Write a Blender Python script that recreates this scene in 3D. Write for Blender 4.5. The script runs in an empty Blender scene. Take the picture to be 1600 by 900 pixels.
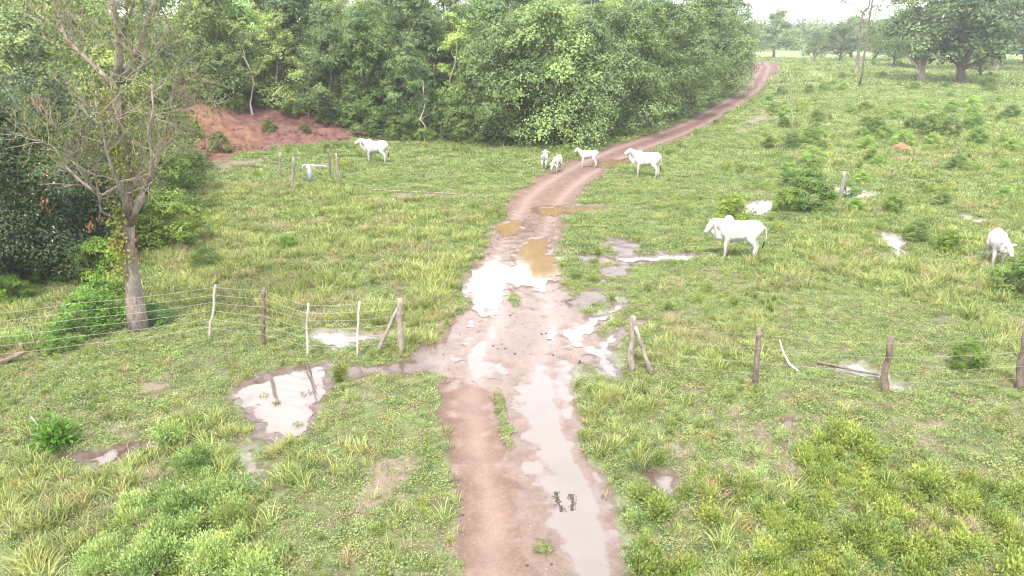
import bpy, bmesh, math, random
import numpy as np
from mathutils import Vector, Matrix
R = math.radians
rnd = random.Random(7)
rng = np.random.default_rng(11)
scn = bpy.context.scene
COL = scn.collection

# ------------------------------------------------------------------ camera
CAM_H, PITCH, FPX = 8.5, R(19.5), 1142.0
cd = bpy.data.cameras.new('camera'); cam = bpy.data.objects.new('camera', cd); COL.objects.link(cam)
cam.location = (0, 0, CAM_H); cam.rotation_euler = (R(90) - PITCH, 0, 0)
cd.sensor_width = 36; cd.lens = FPX / 1600 * 36; cd.clip_start = 0.1; cd.clip_end = 8000
scn.camera = cam

# ------------------------------------------------------------------ sky, sun, exposure
SUN_EL, SUN_AZ = R(58), R(200)
wd = bpy.data.worlds.new('World'); scn.world = wd; wd.use_nodes = True
wt = wd.node_tree; wt.nodes.clear()
def wn(t): return wt.nodes.new(t)
sky = wn('ShaderNodeTexSky'); sky.sky_type = 'NISHITA'; sky.sun_disc = False
sky.sun_elevation = SUN_EL; sky.sun_rotation = SUN_AZ; sky.dust_density = 3.0
tc = wn('ShaderNodeTexCoord'); nz = wn('ShaderNodeTexNoise'); nz.inputs['Scale'].default_value = 2.2; nz.inputs['Detail'].default_value = 6
wt.links.new(tc.outputs['Generated'], nz.inputs['Vector'])
cr = wn('ShaderNodeValToRGB'); cr.color_ramp.elements[0].position = .3; cr.color_ramp.elements[1].position = .75
cr.color_ramp.elements[0].color = (8.0, 8.3, 8.8, 1); cr.color_ramp.elements[1].color = (11.5, 11.4, 11.2, 1)
wt.links.new(nz.outputs['Fac'], cr.inputs['Fac'])
# brightening added to the sky ahead of the camera to whiten puddle reflections
dt = wn('ShaderNodeVectorMath'); dt.operation = 'DOT_PRODUCT'; dt.inputs[1].default_value = (.1, .86, .5)
wt.links.new(tc.outputs['Generated'], dt.inputs[0])
mr = wn('ShaderNodeMapRange'); mr.interpolation_type = 'SMOOTHSTEP'; mr.inputs[1].default_value = .55; mr.inputs[2].default_value = 1.0; mr.inputs[3].default_value = 1.0; mr.inputs[4].default_value = 1.35
wt.links.new(dt.outputs['Value'], mr.inputs[0])
sc_ = wn('ShaderNodeVectorMath'); sc_.operation = 'SCALE'; wt.links.new(cr.outputs[0], sc_.inputs[0]); wt.links.new(mr.outputs[0], sc_.inputs['Scale'])
mx = wn('ShaderNodeMix'); mx.data_type = 'RGBA'; mx.inputs['Factor'].default_value = .82
wt.links.new(sky.outputs[0], mx.inputs['A']); wt.links.new(sc_.outputs[0], mx.inputs['B'])
bg = wn('ShaderNodeBackground'); bg.inputs['Strength'].default_value = 0.092
wo = wn('ShaderNodeOutputWorld'); wt.links.new(mx.outputs['Result'], bg.inputs['Color']); wt.links.new(bg.outputs[0], wo.inputs[0])
sl = bpy.data.lights.new('sun', 'SUN'); sl.energy = 2.4; sl.angle = R(10); sl.color = (1, .95, .86)
so = bpy.data.objects.new('sun', sl); COL.objects.link(so)
so.rotation_euler = (R(90) - SUN_EL, 0, R(180) - SUN_AZ)
so.location = (0, 0, 60)
vs = scn.view_settings; vs.view_transform = 'Standard'; vs.look = 'None'; vs.gamma = 1; vs.use_curve_mapping = False
vs.exposure = 1.98
cy = scn.cycles
scn.render.filter_size = 1.1 if hasattr(scn.render, 'filter_size') else 1.1
cy.pixel_filter_type = 'BLACKMAN_HARRIS'; cy.filter_width = 1.15
cy.use_denoising = True; cy.max_bounces = 6; cy.diffuse_bounces = 3; cy.glossy_bounces = 2; cy.transmission_bounces = 4
cy.transparent_max_bounces = 4; cy.volume_bounces = 0; cy.sample_clamp_indirect = 6

# ------------------------------------------------------------------ maths helpers
cp, sp = math.cos(PITCH), math.sin(PITCH)
def ray(px, py):
    a = (px - 800) / FPX; b = (450 - py) / FPX
    return np.array([a, cp + b * sp, -sp + b * cp])
def flat(px, py):
    """point of the level ground seen at a place of the photograph"""
    d = ray(px, py)
    if d[2] > -0.012: d[2] = -0.012
    t = CAM_H / -d[2]
    return (d[0] * t, d[1] * t)
def at(px, py, Y):
    """point seen at (px, py), Y metres ahead"""
    d = ray(px, py); t = Y / d[1]
    return Vector((d[0] * t, Y, CAM_H + d[2] * t))
def poly(*pts): return np.array([flat(x, y) for x, y in pts])
def sstep(a, b, x):
    t = np.clip((x - a) / (b - a), 0, 1); return t * t * (3 - 2 * t)
def _h(ix, iy, s):
    n = (ix.astype(np.int64) * 374761393 + iy.astype(np.int64) * 668265263 + s * 974634777) & 0x7fffffff
    n = ((n ^ (n >> 13)) * 1274126177) & 0x7fffffff
    return ((n ^ (n >> 16)) & 0xffff) / 65535.0
def vnoise(x, y, s=0):
    ix = np.floor(x); iy = np.floor(y); fx = x - ix; fy = y - iy
    fx = fx * fx * (3 - 2 * fx); fy = fy * fy * (3 - 2 * fy)
    a = _h(ix, iy, s); b = _h(ix + 1, iy, s); c = _h(ix, iy + 1, s); d = _h(ix + 1, iy + 1, s)
    return (a + (b - a) * fx) * (1 - fy) + (c + (d - c) * fx) * fy
def fbm(x, y, s=0, o=3):
    r = 0; w = 1; t = 0
    for k in range(o):
        r = r + w * vnoise(x * 2 ** k, y * 2 ** k, s + k * 17); t += w; w *= .5
    return r / t
def sd_poly(x, y, pg, margin=2.0):
    """signed distance, positive inside, clipped at -margin"""
    out = np.full(x.shape, -margin, dtype=float)
    lo = pg.min(0) - margin; hi = pg.max(0) + margin
    m = (x > lo[0]) & (x < hi[0]) & (y > lo[1]) & (y < hi[1])
    if not m.any(): return out
    X = x[m]; Y = y[m]; d2 = np.full(X.shape, 1e18); ins = np.zeros(X.shape, bool)
    n = len(pg)
    for i in range(n):
        ax, ay = pg[i]; bx, by = pg[(i + 1) % n]
        ex, ey = bx - ax, by - ay; L = ex * ex + ey * ey + 1e-12
        t = np.clip(((X - ax) * ex + (Y - ay) * ey) / L, 0, 1)
        d2 = np.minimum(d2, (X - ax - t * ex) ** 2 + (Y - ay - t * ey) ** 2)
        c = ((ay > Y) != (by > Y)) & (X < (bx - ax) * (Y - ay) / (by - ay + 1e-18) + ax)
        ins ^= c
    d = np.sqrt(d2); d = np.where(ins, d, -d); out[m] = np.maximum(d, -margin)
    return out

# ------------------------------------------------------------------ plan of the place
ROADROWS = [(960,728,965),(900,735,962),(850,724,966),(800,716,966),(760,712,950),(720,708,925),(690,702,908),(640,694,900),(600,690,895),(575,682,905),
 (550,665,925),(530,690,935),(500,715,925),(470,728,895),(440,733,882),(400,746,872),(370,762,878),(340,783,885),(310,795,905),
 (290,818,925),(270,850,952),(250,895,985),(230,945,1030),(210,1010,1082),(190,1066,1120),(170,1103,1150),(150,1138,1183),
 (135,1158,1200),(122,1166,1208),(112,1166,1218),(104,1170,1222),(97,1168,1214)]
ROAD = np.array([flat(l, y) for y, l, r in ROADROWS] + [flat(r, y) for y, l, r in ROADROWS[::-1]])
CENT = np.array([[(a + b) / 2 for a, b in zip(flat(l, y), flat(r, y))] for y, l, r in ROADROWS])
MUD = [poly((545,576),(600,572),(690,563),(700,580),(600,581),(545,584)),
       poly((640,545),(700,530),(720,575),(660,580)),
       poly((362,606),(400,586),(470,570),(515,563),(530,580),(515,606),(495,640),(480,680),(440,688),(400,680),(380,645)),
       poly((880,520),(930,490),(968,462),(978,475),(940,505),(905,540)),
       poly((905,560),(960,515),(985,498),(1020,492),(1015,500),(975,515),(945,550),(960,585),(930,580)),
       poly((870,398),(950,396),(1030,394),(1110,394),(1110,402),(1040,410),(960,412),(900,408)),
       poly((930,380),(960,370),(1000,378),(1015,392),(960,396)),
       poly((880,470),(930,450),(950,470),(900,490)),
       poly((940,420),(985,410),(980,430),(935,445)),
       poly((100,715),(180,695),(260,680),(300,690),(200,712),(120,725)),
       poly((1220,655),(1250,650),(1250,690),(1225,695)),
       poly((1012,730),(1060,745),(1055,770),(1020,755)),
       ]
BARE = [poly((1145,200),(1180,175),(1215,165),(1235,190),(1180,200),(1155,215)), poly((1205,105),(1222,105),(1232,150),(1212,160)), poly((1310,628),(1350,625),(1360,640),(1320,645)), poly((1420,665),(1470,662),(1480,690),(1430,690)),
        poly((1530,620),(1560,622),(1570,640),(1540,640)), poly((1100,635),(1150,632),(1150,650),(1110,655)),
        poly((580,300),(740,302),(760,310),(600,312)), poly((640,735),(620,760),(600,770),(625,775)),
        poly((470,255),(520,250),(530,262),(480,268)), poly((320,255),(420,245),(430,262),(340,270)),
        poly((1190,690),(1230,700),(1220,720),(1190,712)), poly((560,725),(650,705),(640,780),(560,800)),
        poly((700,760),(730,755),(740,880),(700,870)), poly((30,590),(70,575),(75,600),(40,610)),
        poly((210,600),(270,590),(280,605),(220,615))]
PUD = [poly((362,608),(400,592),(455,572),(508,566),(524,582),(514,612),(490,640),(478,684),(440,688),(400,676),(384,640)),
       poly((378,695),(392,690),(402,745),(390,752)),
       poly((480,522),(508,515),(568,516),(588,526),(555,532),(530,544),(508,532)),
       poly((726,448),(738,420),(760,408),(800,413),(812,385),(828,373),(851,371),(856,394),(876,400),(874,425),(852,450),(815,446),(792,440),(778,470),(752,492),(736,474)),
       poly((780,352),(806,345),(810,357),(790,364)), poly((848,325),(882,323),(880,332),(852,332)),
       poly((940,254),(985,248),(984,256),(945,260)), poly((885,322),(945,318),(950,328),(890,330)),
       poly((1158,318),(1200,311),(1206,323),(1184,336),(1160,330)), poly((1300,288),(1330,292),(1376,303),(1340,308),(1306,298)),
       poly((1374,362),(1410,368),(1420,384),(1405,396),(1388,376)), poly((1494,334),(1530,340),(1550,350),(1520,346)),
       poly((800,600),(868,566),(908,556),(908,585),(896,612),(898,640),(884,656),(898,690),(930,735),(968,775),(978,850),(965,905),(900,905),(862,850),(846,780),(828,720),(812,660)),
       poly((735,500),(745,500),(742,535),(760,560),(800,575),(780,590),(735,575),(700,560),(720,540)),
       poly((880,520),(930,493),(968,466),(972,476),(930,510),(900,535)), poly((925,545),(965,512),(955,545),(958,583),(940,575)),
       poly((960,400),(1040,398),(1105,397),(1060,403),(980,407)), poly((1310,572),(1340,566),(1375,583),(1340,583)),
       poly((310,830),(335,825),(340,840),(318,850)), poly((1025,742),(1048,745),(1045,760),(1025,755)), poly((1395,595),(1430,600),(1420,610),(1395,605)),
       poly((150,712),(175,705),(180,715),(155,722))]
ISLES = [poly((770,600),(786,608),(800,690),(798,712),(786,690),(776,640)), poly((835,838),(862,842),(866,864),(840,866)), poly((925,560),(950,556),(962,600),(930,600)), poly((905,690),(940,700),(950,730),(925,728)), poly((880,470),(930,455),(950,462),(900,490)), poly((800,455),(812,470),(806,480),(796,468))]
PUP = [0.0 if i in (3, 12, 13) else .05 if i == 0 else .16 for i in range(len(PUD))]
TALL = [poly((235,470),(255,380),(300,300),(440,272),(580,305),(770,315),(745,400),(722,470),(708,530),(640,540),(610,520),(330,490)),
        poly((1150,450),(1240,345),(1330,315),(1480,320),(1600,300),(1700,420),(1600,560),(1400,450)),
        poly((0,470),(200,400),(235,480),(150,510),(0,560),(-300,560),(-300,480)),
        poly((380,690),(440,670),(500,690),(450,740),(400,740)), poly((900,660),(1000,690),(1010,730),(960,720),(915,705)),
        poly((-200,760),(60,740),(300,660),(390,700),(400,900),(380,1000),(-300,1000)),
        poly((1200,250),(1400,180),(1800,150),(1900,260),(1400,280)), poly((1000,520),(1180,480),(1200,570),(1020,580)),
        poly((920,590),(960,600),(990,640),(920,650))]
WEED = [poly((1000,720),(1080,770),(1130,750),(1240,670),(1360,690),(1500,735),(1620,750),(1800,780),(1800,1000),(980,1000),(1010,880),(1090,860),(1100,800)),
        poly((170,1000),(160,860),(260,800),(330,830),(400,860),(420,1000))]
HILL = np.array([flat(250,262), flat(340,246), flat(450,228), flat(560,222), flat(700,222), flat(850,228), flat(950,212), flat(1060,182),
                 flat(1130,150), flat(1160,122), flat(1166,100), (60, 230), (30, 330), (-330, 330), (-330, 90), (-60, 62)])
WOOD = np.array([(-60, 10), (-22, 14), flat(-60,470), flat(60,432), flat(165,385), flat(230,330), flat(300,262), flat(450,222), flat(560,218), flat(700,222), flat(850,228), flat(950,212), flat(1060,182),
                 flat(1130,150), flat(1160,122), flat(1166,100), (60, 230), (30, 330), (-330, 330), (-330, 10)])
BANK = None; ORG = None

def ground_z(x, y):
    x = np.asarray(x, float); y = np.asarray(y, float)
    d = sd_poly(x, y, HILL, 3.0)
    dd = np.clip(d + (fbm(x * .15, y * .15, 5) - .5) * 3, 0, None)
    z = 2.6 * sstep(0, 11, dd) + np.clip(dd - 6, 0, 60) * .11
    far = np.hypot(x, y)
    z = z + (fbm(x * .05 + 7, y * .05, 3) - .5) * 2.0 * sstep(70, 220, far)
    amp = sstep(8, 60, far) * .0 + 1
    z = z + (fbm(x * .6, y * .6, 9) - .5) * .10 * amp + (fbm(x * 3.1, y * 3.1, 12, 2) - .5) * .045
    return z
def ground_xy(px, py):
    d = ray(px, py); t = np.linspace(6, 420, 4000); g = ground_z(d[0] * t, d[1] * t); k = np.argmax(CAM_H + d[2] * t < g)
    return (d[0] * t[k], d[1] * t[k])
BANK = np.array([ground_xy(*p) for p in ((282,262),(276,200),(292,166),(330,158),(400,160),(470,176),(545,190),(565,212),(520,222),(430,232),(340,250))])
ORG = np.array([ground_xy(*p) for p in ((284,245),(284,178),(310,166),(345,176),(372,196),(400,206),(395,228),(340,244))])
def road_sd(x, y): return sd_poly(x, y, ROAD, 2.0)
def cent_d(x, y):
    d2 = np.full(x.shape, 1e9)
    for i in range(len(CENT) - 1):
        ax, ay = CENT[i]; bx, by = CENT[i + 1]; ex, ey = bx - ax, by - ay; L = ex * ex + ey * ey
        t = np.clip(((x - ax) * ex + (y - ay) * ey) / L, 0, 1)
        d2 = np.minimum(d2, (x - ax - t * ex) ** 2 + (y - ay - t * ey) ** 2)
    return np.sqrt(d2)
def wob(x, y, s=40, a=.5, f=1.7): return (fbm(x * f, y * f, s, 4) - .5) * a
def masks(x, y):
    far = np.hypot(x, y)
    w = wob(x, y, 40, .9) * np.clip(far / 22, .6, 2)
    road = sstep(-.35, .25, road_sd(x, y) + w)
    for p in ISLES: road = road * (1 - sstep(-.12, .15, sd_poly(x, y, p, 1.0) + w * .25))
    mud = np.zeros_like(x)
    for p in MUD: mud = np.maximum(mud, sstep(-.25, .2, sd_poly(x, y, p, 1.5) + w))
    bare = np.zeros_like(x)
    for p in BARE: bare = np.maximum(bare, sstep(-.5, .7, sd_poly(x, y, p, 1.5) + w * 1.3))
    bare = np.maximum(bare, .5 * sstep(.60, .72, fbm(x * .55 + 31, y * .55, 610, 4)) * sstep(60, 40, far))
    pud = np.full(x.shape, -1.5)
    for i, p in enumerate(PUD): pud = np.maximum(pud, sd_poly(x, y, p, 1.5) + PUP[i])
    pud = pud + wob(x, y, 77, .75, 2.3) + (fbm(x * 7, y * 7, 79, 3) - .5) * .30
    bank = sstep(-1.2, .8, sd_poly(x, y, BANK, 3) + w * 2)
    wood = sstep(-1.5, 1.0, sd_poly(x, y, WOOD, 4) + w * 2)
    return road, mud, bare, pud, bank, wood
def zone(x, y, L, soft=.8):
    m = np.zeros_like(x)
    for p in L: m = np.maximum(m, sstep(-soft, soft, sd_poly(x, y, p, 3) + wob(x, y, 50, 2.0, .8)))
    return m
def full_z(x, y, mk=None):
    z = ground_z(x, y)
    road, mud, bare, pud, bank, wood = mk if mk is not None else masks(x, y)
    flatten = np.maximum(np.maximum(road, mud), sstep(-.8, -.1, pud))
    zf = (fbm(x * 3.1, y * 3.1, 12, 2) - .5) * .035 + (fbm(x * 9, y * 9, 14, 2) - .5) * .018
    z = z * (1 - flatten) + zf * flatten
    c = cent_d(x, y)
    rut = np.exp(-((c - .85) / .22) ** 2) * road
    z = z + bank * ((fbm(x * .9, y * .9, 501, 4) - .5) * .75 + np.minimum(0, np.abs(fbm(x * .45, y * .25, 503) - .5) * 5 - .25) * .6)
    z = z - .035 * road - rut * .035 + road * np.exp(-((c - 1.2) / .12) ** 2) * .02
    shallow = sstep(-.5, .3, np.maximum(sd_poly(x, y, PUD[12], 1), sd_poly(x, y, PUD[13], 1)))
    z = z - (.080 - .034 * shallow) * sstep(-.22, .42, pud) + shallow * (fbm(x * 2.2, y * 2.2, 400, 4) - .5) * .036
    return z
def gz(x, y): return float(full_z(np.array([float(x)]), np.array([float(y)]))[0])
def ground(px, py):
    """point of the real ground (slope included) seen at a place of the photograph"""
    d = ray(px, py); t = np.linspace(6, 420, 4000)
    X = d[0] * t; Y = d[1] * t; Z = CAM_H + d[2] * t
    g = ground_z(X, Y); k = np.argmax(Z < g)
    if Z[k] >= g[k] or k == 0: return float(X[-1]), float(Y[-1]), gz(X[-1], Y[-1])
    a = Z[k - 1] - g[k - 1]; b = g[k] - Z[k]; f = a / (a + b + 1e-9); tt = t[k - 1] + (t[k] - t[k - 1]) * f
    x, y = d[0] * tt, d[1] * tt
    return float(x), float(y), gz(x, y)

# ------------------------------------------------------------------ object helpers
def tag(o, label=None, cat=None, group=None, kind=None):
    if label: o['label'] = label
    if cat: o['category'] = cat
    if group: o['group'] = group
    if kind: o['kind'] = kind
    return o
def empty(name, loc, rz=0, label=None, cat=None, group=None):
    o = bpy.data.objects.new(name, None); COL.objects.link(o); o.location = loc; o.rotation_euler = (0, 0, rz)
    o.empty_display_size = .3
    return tag(o, label, cat, group)
def mkmesh(name, V, Fc, mat=None, attrs=None, smooth=False):
    """V (n,3), Fc list of equal-size faces as (m,k) array or list of arrays"""
    me = bpy.data.meshes.new(name)
    V = np.asarray(V, np.float32); fl = Fc if isinstance(Fc, list) else [Fc]
    fl = [np.asarray(f, np.int32) for f in fl if len(f)]
    loops = np.concatenate([f.ravel() for f in fl]); sizes = np.concatenate([np.full(len(f), f.shape[1], np.int32) for f in fl])
    me.vertices.add(len(V)); me.vertices.foreach_set('co', V.ravel())
    me.loops.add(len(loops)); me.loops.foreach_set('vertex_index', loops)
    me.polygons.add(len(sizes)); st = np.concatenate([[0], np.cumsum(sizes)[:-1]]).astype(np.int32)
    me.polygons.foreach_set('loop_start', st); me.polygons.foreach_set('loop_total', sizes)
    me.polygons.foreach_set('use_smooth', np.full(len(sizes), smooth))
    for k, (dom, arr) in (attrs or {}).items():
        a = me.attributes.new(k, 'FLOAT', dom); a.data.foreach_set('value', np.asarray(arr, np.float32))
    me.update(calc_edges=True)
    if mat: me.materials.append(mat)
    return me
def obj(name, me, parent=None, **kw):
    o = bpy.data.objects.new(name, me); COL.objects.link(o)
    if parent: o.parent = parent
    return tag(o, **kw)
class MB:
    """collects tubes, boxes and leaves into one mesh"""
    def __init__(s): s.V = []; s.Q = []; s.T = []; s.n = 0; s.vq = []; s.vt = []
    def add(s, V, Q=None, T=None, v=.5):
        V = np.asarray(V, float)
        if Q is not None and len(Q): Q = np.asarray(Q); s.Q.append(Q + s.n); s.vq.append(np.broadcast_to(v, (len(Q),)))
        if T is not None and len(T): T = np.asarray(T); s.T.append(T + s.n); s.vt.append(np.broadcast_to(v, (len(T),)))
        s.V.append(V); s.n += len(V)
    def tube(s, pts, rad, seg=8, cap=True, lump=0, v=.5):
        pts = [np.array(p, float) for p in pts]; n = len(pts)
        rad = [rad] * n if np.isscalar(rad) else rad
        V = []; ref = np.array([.31, .95, .12])
        for i, p in enumerate(pts):
            d = pts[min(i + 1, n - 1)] - pts[max(i - 1, 0)]; d = d / (np.linalg.norm(d) + 1e-9)
            if abs(d @ ref) > .95: ref = np.array([.9, .1, .3])
            a = np.cross(d, ref); a /= np.linalg.norm(a); b = np.cross(d, a)
            for k in range(seg):
                t = 2 * math.pi * k / seg; r = rad[i] * (1 + (lump * (rnd.random() - .5) * 2 if lump else 0))
                V.append(p + (a * math.cos(t) + b * math.sin(t)) * r)
        Q = [(i * seg + k, i * seg + (k + 1) % seg, (i + 1) * seg + (k + 1) % seg, (i + 1) * seg + k) for i in range(n - 1) for k in range(seg)]
        T = []
        if cap:
            V.append(pts[0]); V.append(pts[-1] + (pts[-1] - pts[-2]) / (np.linalg.norm(pts[-1] - pts[-2]) + 1e-9) * rad[-1] * .2); c0 = n * seg; c1 = c0 + 1
            T = [(c0, (k + 1) % seg, k) for k in range(seg)] + [(c1, (n - 1) * seg + k, (n - 1) * seg + (k + 1) % seg) for k in range(seg)]
        s.add(V, Q, T, v)
    def leaves(s, C, N, L, W, v, fold=.25, face=None):
        """diamond leaves: centres C, directions N (blade axis), length L, width W"""
        C = np.asarray(C); n = len(C); A = N / (np.linalg.norm(N, axis=1, keepdims=True) + 1e-9)
        if face is not None: A = A - face * (A * face).sum(1, keepdims=True); A /= (np.linalg.norm(A, axis=1, keepdims=True) + 1e-9)
        r = rng.normal(size=(n, 3)) if face is None else face; B = np.cross(A, r); B /= (np.linalg.norm(B, axis=1, keepdims=True) + 1e-9)
        U = np.cross(A, B)
        L = np.broadcast_to(L, (n,))[:, None]; W = np.broadcast_to(W, (n,))[:, None]
        V = np.stack([C - A * L * .5, C + B * W * .5 + U * W * fold, C + A * L * .5, C - B * W * .5 + U * W * fold], 1).reshape(-1, 3)
        Q = np.arange(4 * n).reshape(n, 4); s.add(V, Q, None, v)
    def mesh(s, name, mat, smooth=False):
        f = []; v = []
        if s.Q: f.append(np.concatenate(s.Q)); v.append(np.concatenate(s.vq))
        if s.T: f.append(np.concatenate(s.T)); v.append(np.concatenate(s.vt))
        return mkmesh(name, np.concatenate(s.V), f, mat, {'v': ('FACE', np.concatenate(v))}, smooth)
def unit(n):
    v = rng.normal(size=(n, 3)); return v / np.linalg.norm(v, axis=1, keepdims=True)

# ------------------------------------------------------------------ materials
class NT:
    def __init__(s, name):
        s.m = bpy.data.materials.new(name); s.m.use_nodes = True; s.t = s.m.node_tree; s.t.nodes.clear()
        s.out = s.t.nodes.new('ShaderNodeOutputMaterial')
    def n(s, t, **kw):
        x = s.t.nodes.new(t)
        for k, v in kw.items():
            if k.startswith('_'): setattr(x, k[1:], v)
        return x
    def l(s, a, b): s.t.links.new(a, b)
    def attr(s, name): x = s.n('ShaderNodeAttribute'); x.attribute_name = name; return x.outputs['Fac']
    def pos(s): return s.n('ShaderNodeNewGeometry').outputs['Position']
    def noise(s, scale, detail=4, rough=.55, vec=None, dist=0):
        x = s.n('ShaderNodeTexNoise'); x.inputs['Scale'].default_value = scale; x.inputs['Detail'].default_value = detail
        x.inputs['Roughness'].default_value = rough; x.inputs['Distortion'].default_value = dist
        s.l(vec or s.pos(), x.inputs['Vector']); return x.outputs['Fac']
    def ramp(s, fac, stops):
        x = s.n('ShaderNodeValToRGB'); e = x.color_ramp.elements
        while len(e) < len(stops): e.new(.5)
        for i, (p, c) in enumerate(stops): e[i].position = p; e[i].color = (*c, 1) if len(c) == 3 else c
        s.l(fac, x.inputs['Fac']); return x.outputs['Color']
    def mixc(s, f, a, b, mode='MIX'):
        x = s.n('ShaderNodeMix'); x.data_type = 'RGBA'; x.blend_type = mode
        for v, k in ((f, 'Factor'), (a, 'A'), (b, 'B')):
            i = [q for q in x.inputs if q.name == k and (q.type == 'RGBA' if k != 'Factor' else q.type == 'VALUE')][0]
            if isinstance(v, (int, float)): i.default_value = v
            elif isinstance(v, tuple): i.default_value = (*v, 1)
            else: s.l(v, i)
        return [q for q in x.outputs if q.type == 'RGBA'][0]
    def math(s, op, a, b=0.0, c=None, clamp=False):
        x = s.n('ShaderNodeMath'); x.operation = op; x.use_clamp = clamp
        for i, v in enumerate((a, b) if c is None else (a, b, c)):
            if isinstance(v, (int, float)): x.inputs[i].default_value = v
            else: s.l(v, x.inputs[i])
        return x.outputs[0]
    def rng(s, v, a, b, c=0.0, d=1.0):
        x = s.n('ShaderNodeMapRange'); x.interpolation_type = 'SMOOTHSTEP'
        s.l(v, x.inputs[0]); x.inputs[1].default_value = a; x.inputs[2].default_value = b
        for i, v2 in ((3, c), (4, d)): x.inputs[i].default_value = v2
        return x.outputs[0]
    def bsdf(s, col, rough=.7, spec=.3, bump=None, bs=.3, bd=.02):
        x = s.n('ShaderNodeBsdfPrincipled')
        for k, v in (('Base Color', col), ('Roughness', rough), ('Specular IOR Level', spec)):
            if isinstance(v, tuple): x.inputs[k].default_value = (*v, 1)
            elif isinstance(v, (int, float)): x.inputs[k].default_value = v
            else: s.l(v, x.inputs[k])
        if bump is not None:
            b = s.n('ShaderNodeBump'); b.inputs['Strength'].default_value = bs; b.inputs['Distance'].default_value = bd
            s.l(bump, b.inputs['Height']); s.l(b.outputs[0], x.inputs['Normal'])
        return x
    def done(s, sh): s.l(sh.outputs[0] if hasattr(sh, 'outputs') else sh, s.out.inputs['Surface']); return s.m

def foliage_mat(name, dark, mid, light, tint=False, trans=.28, warm=.5, nscale=.45, rough=.5, spec=.25):
    t = NT(name)
    oi = t.n('ShaderNodeObjectInfo')
    a = t.attr('v')
    nz_ = t.noise(nscale, 3)
    f = t.math('ADD', t.math('MULTIPLY', a, .62), t.math('MULTIPLY', nz_, .42))
    f = t.math('ADD', f, t.math('MULTIPLY', t.math('SUBTRACT', oi.outputs['Random'], .5), .35), clamp=True)
    c = t.ramp(f, [(.15, dark), (.48, mid), (.88, light)])
    n4 = t.rng(t.noise(1.3, 3), .52, .68); c = t.mixc(t.math('MULTIPLY', n4, warm), c, t.mixc(1, c, (1.25, .95, .85), 'MULTIPLY'))
    if tint: c = t.mixc(1.0, c, oi.outputs['Color'], 'MULTIPLY')
    b = t.bsdf(c, rough, spec)
    tr = t.n('ShaderNodeBsdfTranslucent'); t.l(t.mixc(1.0, c, (1.15, 1.15, .55), 'MULTIPLY'), tr.inputs['Color'])
    m = t.n('ShaderNodeMixShader'); m.inputs[0].default_value = trans; t.l(b.outputs[0], m.inputs[1]); t.l(tr.outputs[0], m.inputs[2])
    return t.done(m)
def bark_mat(name, c1, c2, scale=9):
    t = NT(name); p = t.n('ShaderNodeTexCoord').outputs['Object']
    mp = t.n('ShaderNodeMapping'); mp.inputs['Scale'].default_value = (1, 1, .3); t.l(p, mp.inputs['Vector'])
    n1 = t.noise(scale, 6, .65, mp.outputs[0]); n2 = t.noise(scale * .25, 3, .5, p)
    c = t.ramp(t.math('ADD', t.math('MULTIPLY', n1, .65), t.math('MULTIPLY', n2, .4)), [(.35, c1), (.65, c2)])
    return t.done(t.bsdf(c, .9, .15, n1, .8, .03))

G = {}
G['short'] = foliage_mat('short_grass', (.042,.072,.023), (.165,.226,.074), (.32,.38,.145), nscale=.55)
G['tall'] = foliage_mat('tall_grass', (.050,.082,.023), (.198,.243,.068), (.38,.405,.155), nscale=.5)
G['dry'] = foliage_mat('dry_grass', (.13,.09,.058), (.26,.20,.125), (.39,.34,.22), nscale=.5)
G['weed'] = foliage_mat('leafy_weed', (.030,.060,.014), (.165,.222,.045), (.345,.39,.095), nscale=.5)
G['pale'] = foliage_mat('pale_weed', (.05,.10,.03), (.225,.325,.105), (.42,.52,.20), nscale=.6)
G['leaf'] = foliage_mat('tree_leaf', (.021,.042,.017), (.090,.136,.050), (.255,.32,.12), tint=True, nscale=.3, warm=.25)
G['gloss'] = foliage_mat('evergreen_leaf', (.012,.028,.009), (.028,.058,.016), (.050,.088,.022), tint=True, trans=.2, nscale=.3, rough=.35, spec=.5)
G['shrub'] = foliage_mat('shrub_leaf', (.04,.075,.02), (.085,.14,.035), (.17,.24,.06), tint=True, nscale=.8, warm=.3)
G['vine'] = foliage_mat('vine_leaf', (.12,.14,.03), (.22,.24,.05), (.34,.32,.07), nscale=2)
G['dead'] = foliage_mat('dead_leaf', (.10,.042,.022), (.18,.075,.038), (.26,.125,.06), nscale=2, trans=.2)
G['litter'] = foliage_mat('leaf_litter', (.06,.035,.028), (.13,.08,.06), (.24,.16,.12), nscale=.8, trans=.05)
G['bark'] = bark_mat('grey_bark', (.075,.06,.05), (.25,.21,.18), 14)
G['bark_dark'] = bark_mat('dark_bark', (.05,.04,.033), (.15,.12,.10))
G['bark_pale'] = bark_mat('pale_bark', (.22,.19,.165), (.45,.40,.35), 4)
G['bark_twig'] = bark_mat('twig_bark', (.12,.092,.07), (.27,.225,.18), 6)
G['wood'] = bark_mat('weathered_wood', (.10,.083,.07), (.29,.25,.215), 14)
G['wood_dark'] = bark_mat('brown_wood', (.055,.042,.034), (.19,.145,.118), 14)
def plain(name, c, rough=.6, spec=.3, var=.25, scale=6):
    t = NT(name); n = t.noise(scale, 4, .6, t.n('ShaderNodeTexCoord').outputs['Object'])
    c2 = tuple(x * (1 - var) for x in c)
    return t.done(t.bsdf(t.ramp(n, [(.3, c2), (.7, c)]), rough, spec, n, .15, .01))
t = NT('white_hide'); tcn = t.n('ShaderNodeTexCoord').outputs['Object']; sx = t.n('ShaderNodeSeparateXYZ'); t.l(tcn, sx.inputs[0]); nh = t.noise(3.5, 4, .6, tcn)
ch = t.ramp(nh, [(.3, (.30,.285,.27)), (.62, (.47,.455,.435))])
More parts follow.
